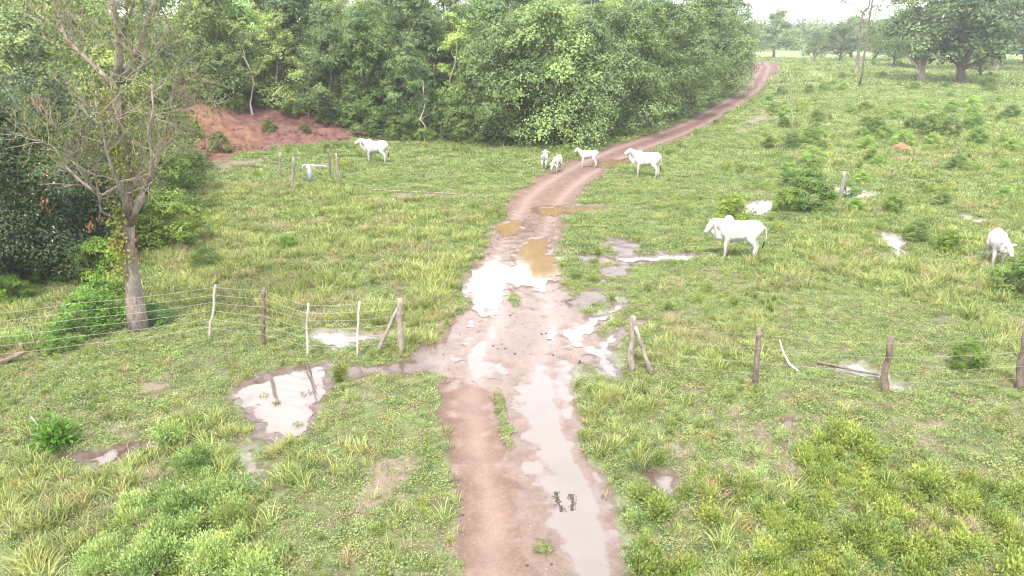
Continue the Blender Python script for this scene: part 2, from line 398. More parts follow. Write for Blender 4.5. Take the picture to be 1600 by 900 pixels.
ch = t.mixc(t.math('MULTIPLY', t.rng(t.math('ADD', sx.outputs['Z'], t.math('MULTIPLY', nh, .5)), .75, .30), .65), ch, (.20,.155,.13))
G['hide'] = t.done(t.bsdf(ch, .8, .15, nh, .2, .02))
G['horn'] = plain('horn', (.16,.13,.11), .5)
G['black'] = plain('dark_hair', (.02,.018,.017), .7)
G['nose'] = plain('dark_muzzle', (.05,.04,.04), .45)
G['pipe'] = plain('pale_pipe', (.55,.68,.70), .4, .4, .1)
G['concrete'] = plain('grey_concrete', (.25,.27,.29), .8)
G['stick'] = plain('peeled_stick', (.62,.55,.42), .7)
G['wire'] = plain('galvanised_wire', (.30,.29,.28), .5, .4)
G['pebble'] = plain('pebble', (.24,.185,.155), .85)
G['clod'] = plain('clod', (.07,.055,.045), .9, .1, .4)
G['termite'] = plain('termite_earth', (.24,.13,.09), .95, .1, .35, 8)

def ground_mat():
    t = NT('ground_soil'); pos = t.pos()
    n_big = t.noise(.35, 5); n_mid = t.noise(1.9, 5); n_fine = t.noise(14, 5, .65); n_gr = t.noise(55, 3, .7)
    vor = t.n('ShaderNodeTexVoronoi'); vor.inputs['Scale'].default_value = 26; t.l(pos, vor.inputs['Vector'])
    # turf between the tufts: creeping greens, straw and soil
    turf = t.ramp(t.math('ADD', t.math('MULTIPLY', n_mid, .45), t.math('MULTIPLY', n_fine, .55)),
                  [(.38, (.090,.062,.050)), (.47, (.070,.072,.034)), (.57, (.105,.125,.052)), (.70, (.17,.185,.09))])
    far = t.ramp(t.math('ADD', t.math('MULTIPLY', n_big, .6), t.math('MULTIPLY', n_mid, .4)),
                 [(.35, (.070,.095,.038)), (.5, (.125,.158,.066)), (.68, (.19,.215,.105))])
    cdn = t.n('ShaderNodeVectorMath'); cdn.operation = 'LENGTH'; t.l(pos, cdn.inputs[0])
    turf = t.mixc(t.rng(cdn.outputs['Value'], 35, 80), turf, far)
    wood = t.attr('wood'); bank = t.attr('bank'); road = t.attr('road'); mud = t.attr('mud'); bare = t.attr('bare'); pud = t.attr('pud')
    litter = t.ramp(t.math('ADD', t.math('MULTIPLY', n_mid, .4), t.math('MULTIPLY', n_fine, .6)), [(.35, (.035,.022,.019)), (.52, (.075,.046,.038)), (.7, (.13,.08,.062))])
    redc = t.ramp(t.math('ADD', t.math('MULTIPLY', n_mid, .6), t.math('MULTIPLY', n_fine, .4)), [(.33, (.11,.052,.042)), (.48, (.118,.060,.043)), (.7, (.205,.108,.072))])
    barec = t.ramp(n_fine, [(.3, (.10,.076,.058)), (.7, (.19,.148,.118))])
    roadc = t.ramp(t.math('ADD', t.math('MULTIPLY', n_mid, .5), t.math('MULTIPLY', n_fine, .5)), [(.33, (.076,.048,.037)), (.5, (.114,.074,.058)), (.68, (.155,.105,.085))])
    grit = t.math('GREATER_THAN', t.math('ADD', n_gr, t.math('MULTIPLY', n_mid, .15)), .75)
    roadc = t.mixc(t.math('MULTIPLY', grit, .5), roadc, (.25,.19,.165))
    dk = t.rng(vor.outputs['Distance'], .10, .16, 1, 0)
    dk = t.math('MULTIPLY', dk, t.rng(n_mid, .52, .62))
    roadc = t.mixc(t.math('MULTIPLY', dk, .6), roadc, (.07,.05,.045))
    farroad = t.mixc(t.rng(cdn.outputs['Value'], 40, 75), roadc, t.ramp(n_mid, [(.3, (.078,.042,.036)), (.7, (.115,.065,.056))]))
    def edge(a, w=.5, lo=.35, hi=.65):
        v = t.math('ADD', a, t.math('MULTIPLY', t.math('SUBTRACT', n_fine, .5), w)); return t.rng(v, lo, hi)
    c = t.mixc(edge(wood, .8), turf, litter)
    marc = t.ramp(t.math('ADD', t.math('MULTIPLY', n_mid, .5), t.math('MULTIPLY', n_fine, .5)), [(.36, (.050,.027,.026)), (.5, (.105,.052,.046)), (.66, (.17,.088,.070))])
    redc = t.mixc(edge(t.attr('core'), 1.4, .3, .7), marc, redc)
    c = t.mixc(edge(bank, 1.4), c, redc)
    c = t.mixc(t.math('MULTIPLY', edge(bare, 1.2), .85), c, barec)
    e_mud = edge(t.math('MAXIMUM', road, mud), .7)
    mudc = t.mixc(t.math('SUBTRACT', 1.0, road, clamp=True), farroad, t.mixc(1, farroad, (.62,.62,.60), 'MULTIPLY'))
    c = t.mixc(e_mud, c, mudc)
    trk = t.attr('track')
    c = t.mixc(t.math('MULTIPLY', t.math('MULTIPLY', trk, e_mud), .35), c, (.27,.20,.185))
    wet = t.attr('wet')
    wetf = t.rng(t.math('ADD', wet, t.math('MULTIPLY', t.math('SUBTRACT', n_mid, .5), 1.4)), .35, .75)
    c = t.mixc(t.math('MULTIPLY', wetf, .30), c, t.mixc(1, c, (.66,.60,.56), 'MULTIPLY'))
    rough = t.mixc(wetf, (.92,.92,.92), (.17,.17,.17))
    hgt = t.math('ADD', t.math('MULTIPLY', n_fine, .7), t.math('MULTIPLY', n_gr, .3))
    b = t.bsdf(c, rough, t.rng(wetf, 0, 1, .3, .55), hgt, .55, .03)
    bn = b.inputs['Normal'].links[0].from_node; t.l(t.rng(wetf, 0, 1, .6, .14), bn.inputs['Strength'])
    b.inputs['IOR'].default_value = 1.36
    return t.done(b)
G['ground'] = ground_mat()

def water_mat():
    t = NT('muddy_water'); n = t.noise(.9, 3); n2 = t.noise(7, 3)
    c = t.ramp(t.attr('orange'), [(0, (.105,.082,.070)), (1, (.185,.118,.062))])
    c = t.mixc(t.math('MULTIPLY', t.rng(n, .4, .7), .35), c, t.mixc(1, c, (.7,.7,.7), 'MULTIPLY'))
    dep = t.rng(t.math('ADD', t.attr('dep'), t.math('MULTIPLY', t.math('SUBTRACT', t.noise(6, 4), .5), .5)), .05, .8)
    c = t.mixc(dep, t.ramp(t.noise(14, 5, .65), [(.33, (.070,.045,.039)), (.68, (.125,.085,.074))]), c)
    b = t.bsdf(c, t.rng(dep, 0, 1, .15, .05), t.rng(dep, 0, 1, .5, .75), n2, .04, .01); b.inputs['IOR'].default_value = 1.55
    return t.done(b)
G['water'] = water_mat()

# ------------------------------------------------------------------ ground sheet (one grid, split by surface)
WATER_Z = -.060
def build_ground():
    D = [5.0]
    while D[-1] < 130: D.append(D[-1] * 1.0055)
    while D[-1] < 4500: D.append(D[-1] * 1.03)
    D = np.array(D); fine = np.linspace(-44, 44, 640); A = np.concatenate([np.linspace(-88, -45, 60), fine, np.linspace(45, 88, 60)])
    nd, na = len(D), len(A)
    a = np.radians(A)[None, :]; d = D[:, None]
    X = (np.sin(a) * d).ravel(); Y = (np.cos(a) * d - 0.0).ravel()
    mk = masks(X, Y); road, mud, bare, pud, bank, wood = mk
    Z = full_z(X, Y, mk)
    c = cent_d(X, Y); track = np.exp(-((c - .85) / .3) ** 2) * (.75 + .25 * sstep(25, 45, np.hypot(X, Y)))
    wet = np.maximum(sstep(-.12, .1, pud), np.maximum(road * sstep(42, 30, np.hypot(X, Y)) * .70, mud * .85 * sstep(60, 45, np.hypot(X, Y))))
    wet *= 1 - .8 * road * sstep(-.3, .8, sd_poly(X, Y, poly((690,600),(760,600),(790,700),(825,800),(840,960),(700,960)), 2))
    wet = np.maximum(wet, np.maximum(road, mud) * sstep(-.9, -.1, pud) * sstep(110, 80, np.hypot(X, Y)))
    wet = np.maximum(wet, road * sstep(-.6, .3, sd_poly(X, Y, poly((700,520),(740,440),(880,440),(950,520),(900,640),(760,600)), 2)) * .95)
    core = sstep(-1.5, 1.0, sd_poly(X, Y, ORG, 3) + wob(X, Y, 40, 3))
    q = (np.arange(nd - 1)[:, None] * na + np.arange(na - 1)[None, :]).ravel()
    Q = np.stack([q, q + 1, q + na + 1, q + na], 1)[:, ::-1]
    fr = np.maximum(road, 0)[Q].mean(1); fb = bank[Q].mean(1)
    sel = {'dirt_road': fr > .5}; sel['red_earth_bank'] = (fb > .5) & ~sel['dirt_road']; sel['ground'] = ~(sel['dirt_road'] | sel['red_earth_bank'])
    for name, m in sel.items():
        q = Q[m]; u, inv = np.unique(q.ravel(), return_inverse=True)
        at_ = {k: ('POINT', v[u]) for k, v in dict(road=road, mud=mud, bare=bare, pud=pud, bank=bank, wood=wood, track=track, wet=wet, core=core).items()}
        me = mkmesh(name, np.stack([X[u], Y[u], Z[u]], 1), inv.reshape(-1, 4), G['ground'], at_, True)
        obj(name, me, kind='structure')
    # puddles: flat sheets of water lying in the hollows, cut a little wider than their shores
    best = np.full(len(X), -.5); who = np.full(len(X), -1)
    w_ = wob(X, Y, 77, .75, 2.3) + (fbm(X * 7, Y * 7, 79, 3) - .5) * .30
    for i, p in enumerate(PUD):
        d_ = sd_poly(X, Y, p, 1.5) + w_ + PUP[i]; k = d_ > best; best[k] = d_[k]; who[k] = i
    near = np.hypot(X, Y) < 140
    orange = {3: .85, 4: 1, 5: .9, 6: 1, 7: .7, 9: .5, 10: .5, 11: .8}
    og = np.zeros(len(X))
    for i, v in orange.items(): og[who == i] = v
    og = og * (1 - .75 * sstep(24.5, 21.5, Y)); 
    for i in range(len(PUD)):
        q = Q[(who[Q] == i).any(1) & (who[Q] >= 0).all(1) & (who[Q].max(1) == i) & near[Q].all(1)]
        if not len(q): continue
        u, inv = np.unique(q.ravel(), return_inverse=True)
        me = mkmesh('puddle', np.stack([X[u], Y[u], np.full(len(u), WATER_Z)], 1), inv.reshape(-1, 4), G['water'], {'orange': ('POINT', og[u]), 'dep': ('POINT', np.clip((WATER_Z - Z[u]) / .022, 0, 1))})
        obj('puddle', me, kind='structure')
build_ground()

# ------------------------------------------------------------------ scattered ground cover (geometry nodes, stuff only)
def gn_scatter(name, P, rot, scl, idx, protos, label):
    me = bpy.data.meshes.new(name); me.vertices.add(len(P)); me.vertices.foreach_set('co', np.asarray(P, np.float32).ravel())
    a = me.attributes.new('rot', 'FLOAT_VECTOR', 'POINT'); a.data.foreach_set('vector', np.asarray(rot, np.float32).ravel())
    a = me.attributes.new('scl', 'FLOAT', 'POINT'); a.data.foreach_set('value', np.asarray(scl, np.float32))
    a = me.attributes.new('idx', 'INT', 'POINT'); a.data.foreach_set('value', np.asarray(idx, np.int32))
    o = obj(name, me, kind='stuff'); o['label'] = label
    ng = bpy.data.node_groups.new(name, 'GeometryNodeTree')
    ng.interface.new_socket('Geometry', in_out='INPUT', socket_type='NodeSocketGeometry')
    ng.interface.new_socket('Geometry', in_out='OUTPUT', socket_type='NodeSocketGeometry')
    N = ng.nodes.new; K = ng.links.new
    gi = N('NodeGroupInput'); go = N('NodeGroupOutput'); ip = N('GeometryNodeInstanceOnPoints'); jn = N('GeometryNodeJoinGeometry')
    for p in protos:
        oi = N('GeometryNodeObjectInfo'); oi.inputs['Object'].default_value = p; oi.inputs['As Instance'].default_value = True
        K(oi.outputs['Geometry'], jn.inputs[0])
    def na(nm, ty):
        x = N('GeometryNodeInputNamedAttribute'); x.data_type = ty; x.inputs['Name'].default_value = nm; return x.outputs['Attribute']
    er = N('FunctionNodeEulerToRotation'); K(na('rot', 'FLOAT_VECTOR'), er.inputs[0]); K(er.outputs[0], ip.inputs['Rotation'])
    K(na('scl', 'FLOAT'), ip.inputs['Scale']); K(na('idx', 'INT'), ip.inputs['Instance Index'])
    ip.inputs['Pick Instance'].default_value = True
    K(gi.outputs[0], ip.inputs['Points']); K(jn.outputs[0], ip.inputs['Instance']); K(ip.outputs[0], go.inputs[0])
    md = o.modifiers.new('scatter', 'NODES'); md.node_group = ng
    return o
def proto(name, me): return bpy.data.objects.new(name, me)       # mesh source of a stuff scatter, never linked itself
def blades(n, rad, h0, h1, w, lean=.5, mat=None, name='tuft', bend=.35):
    r = rad * np.sqrt(rng.random(n)); t = rng.random(n) * 2 * np.pi
    B = np.stack([r * np.cos(t), r * np.sin(t), np.full(n, -.01)], 1)
    h = h0 + (h1 - h0) * rng.random(n)
    t2 = t + rng.normal(size=n) * .9; ln = lean * (.3 + rng.random(n))
    D = np.stack([np.cos(t2) * ln, np.sin(t2) * ln, np.ones(n)], 1); D /= np.linalg.norm(D, axis=1, keepdims=True)
    S = np.stack([-np.sin(t2), np.cos(t2), np.zeros(n)], 1); s2 = rng.normal(size=(n, 3)) * .5; s2[:, 2] *= .2
    S = S + s2; S /= np.linalg.norm(S, axis=1, keepdims=True)
    H_ = h[:, None]; W = (w * (.6 + .8 * rng.random(n)))[:, None]
    M = B + D * H_ * .55
    D2 = D.copy(); D2[:, 0] += np.cos(t2) * bend * (1 + rng.random(n)); D2[:, 1] += np.sin(t2) * bend * (1 + rng.random(n)); D2[:, 2] -= bend * .6
    D2 /= np.linalg.norm(D2, axis=1, keepdims=True)
    T = M + D2 * H_ * .5
    V = np.stack([B - S * W * .5, B + S * W * .5, M + S * W * .42, M - S * W * .42, T], 1).reshape(-1, 3)
    k = np.arange(n)[:, None] * 5
    Q = np.concatenate([k, k + 1, k + 2, k + 3], 1); Tt = np.concatenate([k + 3, k + 2, k + 4], 1)
    m = MB(); v = rng.random(n); m.add(V, Q, None, v); m.T.append(Tt); m.vt.append(v)
    return m
def p_tuft(*a, mat='short', **k): return proto('tuft', blades(*a, **k).mesh('tuft', G[mat]))
def creeping(n, rad, size, mat):
    m = MB(); r = rad * np.sqrt(rng.random(n)); t = rng.random(n) * 6.283
    C = np.stack([r * np.cos(t), r * np.sin(t), .01 + .04 * rng.random(n)], 1)
    N = np.stack([rng.normal(size=n), rng.normal(size=n), .5 * rng.random(n)], 1)
    m.leaves(C, N, size * (.6 + .8 * rng.random(n)), size * .55, rng.random(n)); return proto('tuft', m.mesh('tuft', G[mat]))
def herb(h, rad, stems, lv, size, mat, narrow=.4):
    """a bushy herb: leaning stems carrying small leaves"""
    m = MB()
    for i in range(stems):
        t = rnd.random() * 6.283; r = rad * math.sqrt(rnd.random()); top = np.array([math.cos(t) * r, math.sin(t) * r, h * (.65 + .4 * rnd.random()) * (1 - .35 * (r / rad) ** 2)])
        b = top * np.array([.25, .25, 0]); mid = (b + top) / 2 + np.array([0, 0, h * .08])
        m.tube([b, mid, top], [.006, .004, .002], 3, False, v=.1)
        s = .15 + .85 * rng.random(lv) ** .7
        C = b[None] * (1 - s[:, None]) + top[None] * s[:, None] + rng.normal(size=(lv, 3)) * size * 1.0
        N = C - C.mean(0) + rng.normal(size=(lv, 3)) * .5 * size + np.array([0, 0, size * .5]); sh = rnd.random() * .5
        m.leaves(C, N, size * (.6 + .8 * rng.random(lv)), size * narrow, sh + .5 * rng.random(lv))
    return proto('herb', m.mesh('herb', G[mat]))

P_short = [p_tuft(44, .15, .03, .095, .012, lean=.9) for _ in range(4)] + [creeping(60, .17, .042, 'short') for _ in range(3)] + [creeping(45, .17, .035, 'dry')]
P_mid = [p_tuft(60, .26, .05, .14, .016, lean=.8) for _ in range(4)] + [creeping(70, .3, .06, 'short') for _ in range(2)]
P_tall = [p_tuft(46, .15, .14, .42, .013, lean=.75, mat='tall') for _ in range(5)]
P_tallfar = [p_tuft(60, .34, .12, .34, .020, lean=.75, mat='tall') for _ in range(4)]
P_dry = [p_tuft(40, .13, .15, .42, .009, lean=.9, mat='dry') for _ in range(4)]
P_herb = [herb(.5, .24, 15, 26, .062, 'weed', .42) for _ in range(5)]
P_herb2 = [herb(.42, .2, 12, 24, .05, 'pale', .34) for _ in range(2)]
P_herb_s = [herb(.22, .16, 10, 18, .04, 'weed', .5) for _ in range(4)]
P_litter = [creeping(50, .4, .11, 'litter') for _ in range(3)]

def cand(d0, d1, per_m2, ang=40):
    area = R(ang) * (d1 * d1 - d0 * d0); n = int(area * per_m2)
    d = np.sqrt(d0 * d0 + (d1 * d1 - d0 * d0) * rng.random(n)); a = R(ang) * (2 * rng.random(n) - 1)
    return d * np.sin(a), d * np.cos(a)
def scatter(name, label, bands, keep, protos, s0=.7, s1=1.3, tilt=.15, sink=0.0, clump=None):
    PX, PY, S = [], [], []
    for d0, d1, dens, sc in bands:
        x, y = cand(d0, d1, dens)
        k = keep(x, y); m = rng.random(len(x)) < k
        PX.append(x[m]); PY.append(y[m]); S.append(np.full(m.sum(), sc))
    x = np.concatenate(PX); y = np.concatenate(PY); s = np.concatenate(S) * (s0 + (s1 - s0) * rng.random(len(x)))
    if clump is not None: s = s * clump(x, y)
    z = full_z(x, y) - sink
    rot = np.stack([rng.normal(size=len(x)) * tilt, rng.normal(size=len(x)) * tilt, rng.random(len(x)) * 6.283], 1)
    print(name, len(x))
    return gn_scatter(name, np.stack([x, y, z], 1), rot, s, rng.integers(0, len(protos), len(x)), protos, label)
def open_ground(x, y, edge=.0):
    road, mud, bare, pud, bank, wood = masks(x, y)
    solid = np.maximum(road, mud)
    return np.clip(1 - solid * 1.6, 0, 1) * (1 - .75 * bare) * (pud < -.12 - edge) * (1 - bank * .97) * (1 - wood * .9)
def k_short(x, y):
    m = open_ground(x, y); n = fbm(x * .9, y * .9, 90, 4)
    m = m * (1 - .42 * zone(x, y, [poly((560,590),(690,590),(700,720),(735,900),(730,1000),(400,1000),(440,860),(500,700))]))
    n2 = fbm(x * 2.6, y * 2.6, 95, 3)
    return m * sstep(.26, .46, n * .55 + n2 * .45 + .12 * (rng.random(len(x)) - .5))
def k_tall(x, y):
    m = open_ground(x, y, .2); n = fbm(x * .7, y * .7, 31, 4); z = np.maximum(zone(x, y, [TALL[0]] + TALL[2:6] + TALL[7:]), .42 * zone(x, y, [TALL[1], TALL[6]]))
    w = zone(x, y, WEED)
    return m * np.clip(z * sstep(.32, .55, n) * .9 + w * .2 + .10 * sstep(.60, .70, n), 0, 1)
def k_dry(x, y):
    m = open_ground(x, y); n = fbm(x * .5 + 9, y * .5, 61, 4); z = np.maximum(zone(x, y, TALL), zone(x, y, WEED) * .9)
    return m * (np.maximum(z * sstep(.50, .66, n) * .9, .75 * zone(x, y, TALL[:1]) * sstep(.42, .58, n)) + .10 * sstep(.62, .72, n))
def k_herb(x, y):
    m = open_ground(x, y); n = fbm(x * .6 + 3, y * .6, 21, 4); z = zone(x, y, WEED)
    return m * z * sstep(.28, .5, n)
PALE = [poly((240,1000),(130,900),(170,800),(280,770),(330,800),(420,870),(440,1000)), poly((235,700),(300,680),(345,700),(330,745),(260,740)), poly((0,440),(180,395),(200,480),(190,530),(60,560),(-100,560))]
def k_pale(x, y):
    return open_ground(x, y) * zone(x, y, PALE, .4) * sstep(.38, .52, fbm(x * .9, y * .9, 221, 3))
def k_herbs(x, y):
    m = open_ground(x, y); n = fbm(x * .35 + 3, y * .35, 121, 4)
    return m * sstep(.46, .66, n) * .8
scatter('short_grass', 'short green turf of tufts and creeping weeds around the muddy road', [(8, 16, 85, .9), (16, 27, 60, 1.0)], k_short, P_short)
scatter('pasture_grass', 'short grass of the pasture beyond the fence posts', [(27, 45, 28, 1.0), (45, 75, 10, 1.5), (75, 130, 2.2, 2.4), (130, 260, .5, 5.0)], k_short, P_mid)
scatter('tall_grass', 'tufts of long yellow-green grass left and right of the road', [(8, 22, 26, .85), (22, 32, 18, 1.0)], k_tall, P_tall, clump=lambda x, y: .55 + .9 * fbm(x * .9, y * .9, 201, 3))
scatter('meadow_grass', 'long grass in the wet meadow behind the wire fence', [(32, 55, 7, 1.0), (55, 110, 1.6, 1.4)], k_tall, P_tallfar)
scatter('dry_grass', 'straw brown dry grass mixed into the green growth', [(8, 22, 10, .75), (22, 40, 5, 1.0), (40, 80, 1.2, 1.4)], k_dry, P_dry)
scatter('leafy_weeds', 'dense yellow-green leafy weeds covering the near ground', [(8, 20, 13, .85)], k_herb, P_herb + P_herb2, .6, 1.25, sink=.03, clump=lambda x, y: .6 + .8 * fbm(x * 1.1, y * 1.1, 200, 3))
scatter('pale_weeds', 'pale green feathery weeds crowding the lower left corner and the fence line', [(8, 24, 12, .95)], k_pale, [herb(.5, .30, 24, 40, .055, 'pale', .42) for _ in range(4)], .6, 1.3, sink=.03)
scatter('small_weeds', 'low leafy weeds spotted through the turf', [(8, 22, 5, .7), (22, 45, 2.2, 1.1), (45, 110, .5, 2.2)], k_herbs, P_herb_s, .6, 1.3)
def k_litter(x, y):
    road, mud, bare, pud, bank, wood = masks(x, y)
    return np.clip(sstep(.2, .7, wood) * (1 - bank * .8) + .12 * bank, 0, 1) * (1 - road)
scatter('leaf_litter', 'brown fallen leaves under the edge of the wood', [(20, 50, 4, .8), (50, 95, 2.0, 1.1)], k_litter, P_litter, tilt=.1)

# pebbles and clods on the road
def pebble_proto(r, mat):
    bm = bmesh.new(); bmesh.ops.create_icosphere(bm, subdivisions=1, radius=r)
    for v in bm.verts: v.co *= .75 + .5 * rnd.random(); v.co.z *= .6
    me = bpy.data.meshes.new('pebble'); bm.to_mesh(me); bm.free(); me.materials.append(G[mat]); return proto('pebble', me)
def k_peb(x, y):
    road, mud, bare, pud, bank, wood = masks(x, y)
    return road * (pud < -.1) * sstep(.3, .7, fbm(x, y, 300, 3)) * .8
scatter('pebbles', 'small pale stones strewn on the dirt road', [(8, 18, 22, .6), (18, 30, 8, 1.0)], k_peb, [pebble_proto(.022, 'pebble'), pebble_proto(.015, 'pebble')], .5, 1.5)
scatter('mud_clods', 'dark clods and crumbs of mud on the road', [(9, 18, 3.5, .8), (18, 34, 6, 1.1)], k_peb, [pebble_proto(.03, 'clod'), pebble_proto(.02, 'clod')], .4, 1.7)

# ------------------------------------------------------------------ cattle
def blob(bm, c, r, n=2):
    r = (r, r, r) if np.isscalar(r) else r
    bmesh.ops.create_icosphere(bm, subdivisions=n, radius=1, matrix=Matrix.Translation(c) @ Matrix.Diagonal((*r, 1)))
def chain(bm, pts, rads, ysc=1.0, step=.3):
    for (a, b, ra, rb) in zip(pts[:-1], pts[1:], rads[:-1], rads[1:]):
        a = Vector(a); b = Vector(b); L = (b - a).length; n = max(2, int(L / (min(ra, rb) * step)))
        for i in range(n + 1):
            t = i / n; r = ra + (rb - ra) * t; blob(bm, a.lerp(b, t), (r, r * ysc, r))
def make_bovine(name, loc, rz, scale, label, cat, group, neck=(.98, 0, 1.36), muzzle=(1.34, 0, 1.17), hump=1.0, dewlap=1.0,
                horns=0.0, legs=None, calf=False, tail=((-.90, 0, 1.15), (-.95, 0, .9), (-.93, 0, .66)), dark_eye=True, ear_drop=.10):
    root = empty(name, loc, rz, label, cat, group)
    L = legs or {}
    s = scale * 1.06
    bm = bmesh.new()
    k = .82 if calf else 1.0                                     # slimmer calf trunk
    secs = [(-.80, 1.12, .17, .13), (-.70, 1.11, .27, .21), (-.55, 1.07, .33, .255), (-.35, 1.03, .355, .28), (-.1, .99, .375, .31), (.15, .97, .385, .31), (.36, .97, .385, .28), (.52, 1.00, .35, .23), (.64, 1.06, .27, .175)]
    for (a, b) in zip(secs[:-1], secs[1:]):
        for i in range(5):
            t = i / 5; q = [u + (v - u) * t for u, v in zip(a, b)]
            blob(bm, (q[0], 0, q[1] + (.04 if calf else 0)), (.16, q[3] * k, q[2] * k))
    blob(bm, (-.66, 0, 1.28), (.20, .13, .10))                    # rump
    if hump: blob(bm, (.42, 0, 1.29 + .05 * hump), (.20, .14, .16 * hump)); blob(bm, (.30, 0, 1.28), (.24, .11, .10)); blob(bm, (.55, 0, 1.26), (.19, .12, .15)); blob(bm, (.22, 0, 1.26), (.28, .13, .10))
    nk = Vector(neck); mz = Vector(muzzle); mz = nk + (mz - nk) * 1.06; sh = Vector((.58, 0, 1.13))
    m1 = sh.lerp(nk, .5) + Vector((.02, 0, .03))
    chain(bm, [sh, m1, nk], [.26 * k, .195 * k, .135], .62)
    if dewlap and not calf:
        hd = (mz - nk).normalized()
        chain(bm, [(.56, 0, .86), (.76, 0, .80 + .02 * dewlap), nk.lerp(Vector((.80, 0, .8)), .5) + Vector((.05, 0, -.08)), nk.lerp(mz, .35) - Vector((0, 0, .13))], [.19 * dewlap, .17 * dewlap, .15, .07], .42)
    # head
    d = (mz - nk).normalized(); side = Vector((d.y, -d.x, 0)); side = side.normalized() if side.length > .01 else Vector((0, 1, 0))
    up = side.cross(d) * -1
    if up.z < 0: up = -up
    hs = 1.10 if calf else 1.0
    chain(bm, [nk + d * .02, nk + d * .14 * hs, mz - d * .06, mz], [.142 * hs, .130 * hs, .090, .084], .86, .25)
    blob(bm, nk + d * .05 + up * .05, .095 * hs); blob(bm, nk + d * .17 - up * .05, (.09, .06, .07))
    for sg in (-1, 1):
        e0 = nk + side * sg * .09 - d * .01
        e1 = e0 + side * sg * .15 - Vector((0, 0, ear_drop * .5)); e2 = e0 + side * sg * .29 - Vector((0, 0, ear_drop * 1.6)) + d * .02
        chain(bm, [e0, e1, e2], [.035, .060, .022], 1.0, .3)
    lg = dict(fl=(0, 0), fr=(0, 0), hl=(0, 0), hr=(0, 0)); lg.update(L)
    hoof = []
    ft = {}
    for key, (dx, dy) in lg.items():
        sg = 1 if key[1] == 'l' else -1
        if key[0] == 'f':
            p = [(.46, sg * .13, 1.0), (.42 + dx * .25, sg * .15, .74), (.45 + dx * .6, sg * .145 + dy * .5, .42), (.44 + dx * .95, sg * .14 + dy, .13), (.47 + dx, sg * .14 + dy, .05)]
            r = [.17 * k, .125 * k, .072, .052, .056]
        else:
            p = [(-.60, sg * .12, 1.03), (-.50 + dx * .25, sg * .165, .76), (-.71 + dx * .65, sg * .15 + dy * .5, .46), (-.67 + dx * .95, sg * .14 + dy, .13), (-.63 + dx, sg * .14 + dy, .05)]
            r = [.235 * k, .175 * k, .076, .054, .058]
        chain(bm, p, r, .85); ft[key] = p[-1]
    tl = [Vector((-.84, 0, 1.24))] + [Vector(p) for p in tail]
    chain(bm, tl, [.045, .030, .024, .020], 1.0, .5)
    if not calf: blob(bm, (-.36, 0, .80), (.14, .10, .07))
    me = bpy.data.meshes.new('tmp'); bm.to_mesh(me); bm.free()
    tmp = bpy.data.objects.new('tmp', me); COL.objects.link(tmp)
    rm = tmp.modifiers.new('r', 'REMESH'); rm.mode = 'VOXEL'; rm.voxel_size = .019; rm.use_smooth_shade = True
    sm = tmp.modifiers.new('s', 'SMOOTH'); sm.iterations = 8; sm.factor = .5
    dg = bpy.context.evaluated_depsgraph_get(); body = bpy.data.meshes.new_from_object(tmp.evaluated_get(dg)); body.name = 'body'
    bpy.data.objects.remove(tmp); bpy.data.meshes.remove(me)
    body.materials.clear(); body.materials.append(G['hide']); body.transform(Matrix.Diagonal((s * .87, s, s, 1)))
    obj('body', body, root)
    def part(nm, fn, mat):
        b = bmesh.new(); fn(b); m_ = bpy.data.meshes.new(nm); b.to_mesh(m_); b.free(); m_.transform(Matrix.Diagonal((s * .87, s, s, 1)))
        for p in m_.polygons: p.use_smooth = True
        m_.materials.append(G[mat]); return obj(nm, m_, root)
    for key, p in ft.items():
        def hf(b, p=p):
            bmesh.ops.create_cone(b, cap_ends=True, segments=10, radius1=.068, radius2=.056, depth=.075, matrix=Matrix.Translation((p[0] + .012, p[1], .034)))
        part('hoof', hf, 'horn')
    part('muzzle', lambda b: blob(b, mz + d * .028 - up * .005, (.052, .060, .050)), 'nose')
    if dark_eye:
        for sg in (-1, 1): part('eye', lambda b: blob(b, nk + d * .125 * hs + side * sg * .083 * hs + up * .035, .021), 'black')
    if horns:
        for sg in (-1, 1):
            b0 = nk + up * .10 + side * sg * .06 - d * .03
            mb = MB(); mb.tube([b0, b0 + side * sg * .06 * horns + up * .06 * horns, b0 + side * sg * .07 * horns + up * .17 * horns - d * .03], [.026, .02, .006], 8)
            m_ = mb.mesh('horn', G['horn'], True); m_.transform(Matrix.Diagonal((s * .87, s, s, 1))); obj('horn', m_, root)
    t0, t1 = tl[-2], tl[-1]; dd = (t1 - t0).normalized()
    mb = MB(); mb.tube([t1 - dd * .03, t1 + dd * .08, t1 + dd * .2, t1 + dd * .30], [.02, .034, .028, .006], 7, lump=.2)
    m_ = mb.mesh('tail_switch', G['black'], True); m_.transform(Matrix.Diagonal((s * .87, s, s, 1))); obj('tail_switch', m_, root)
    return root
HERD = 'white zebu cattle of the herd'
def feet(px, py, off=.0):
    x, y, z = ground(px, py); return (x, y, z - .01)
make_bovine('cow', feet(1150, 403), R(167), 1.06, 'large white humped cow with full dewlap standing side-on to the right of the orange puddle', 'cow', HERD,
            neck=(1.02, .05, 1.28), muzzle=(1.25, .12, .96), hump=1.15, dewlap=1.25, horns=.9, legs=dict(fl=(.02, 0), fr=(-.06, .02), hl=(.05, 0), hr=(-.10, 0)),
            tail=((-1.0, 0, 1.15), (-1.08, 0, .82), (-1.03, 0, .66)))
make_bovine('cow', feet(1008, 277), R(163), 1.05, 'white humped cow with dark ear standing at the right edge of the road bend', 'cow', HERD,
            neck=(1.02, .0, 1.43), muzzle=(1.30, .12, 1.26), hump=.95, dewlap=.8, horns=0, legs=dict(fl=(.0, 0), fr=(.05, .0), hl=(.0, 0), hr=(-.10, 0)), ear_drop=.05)
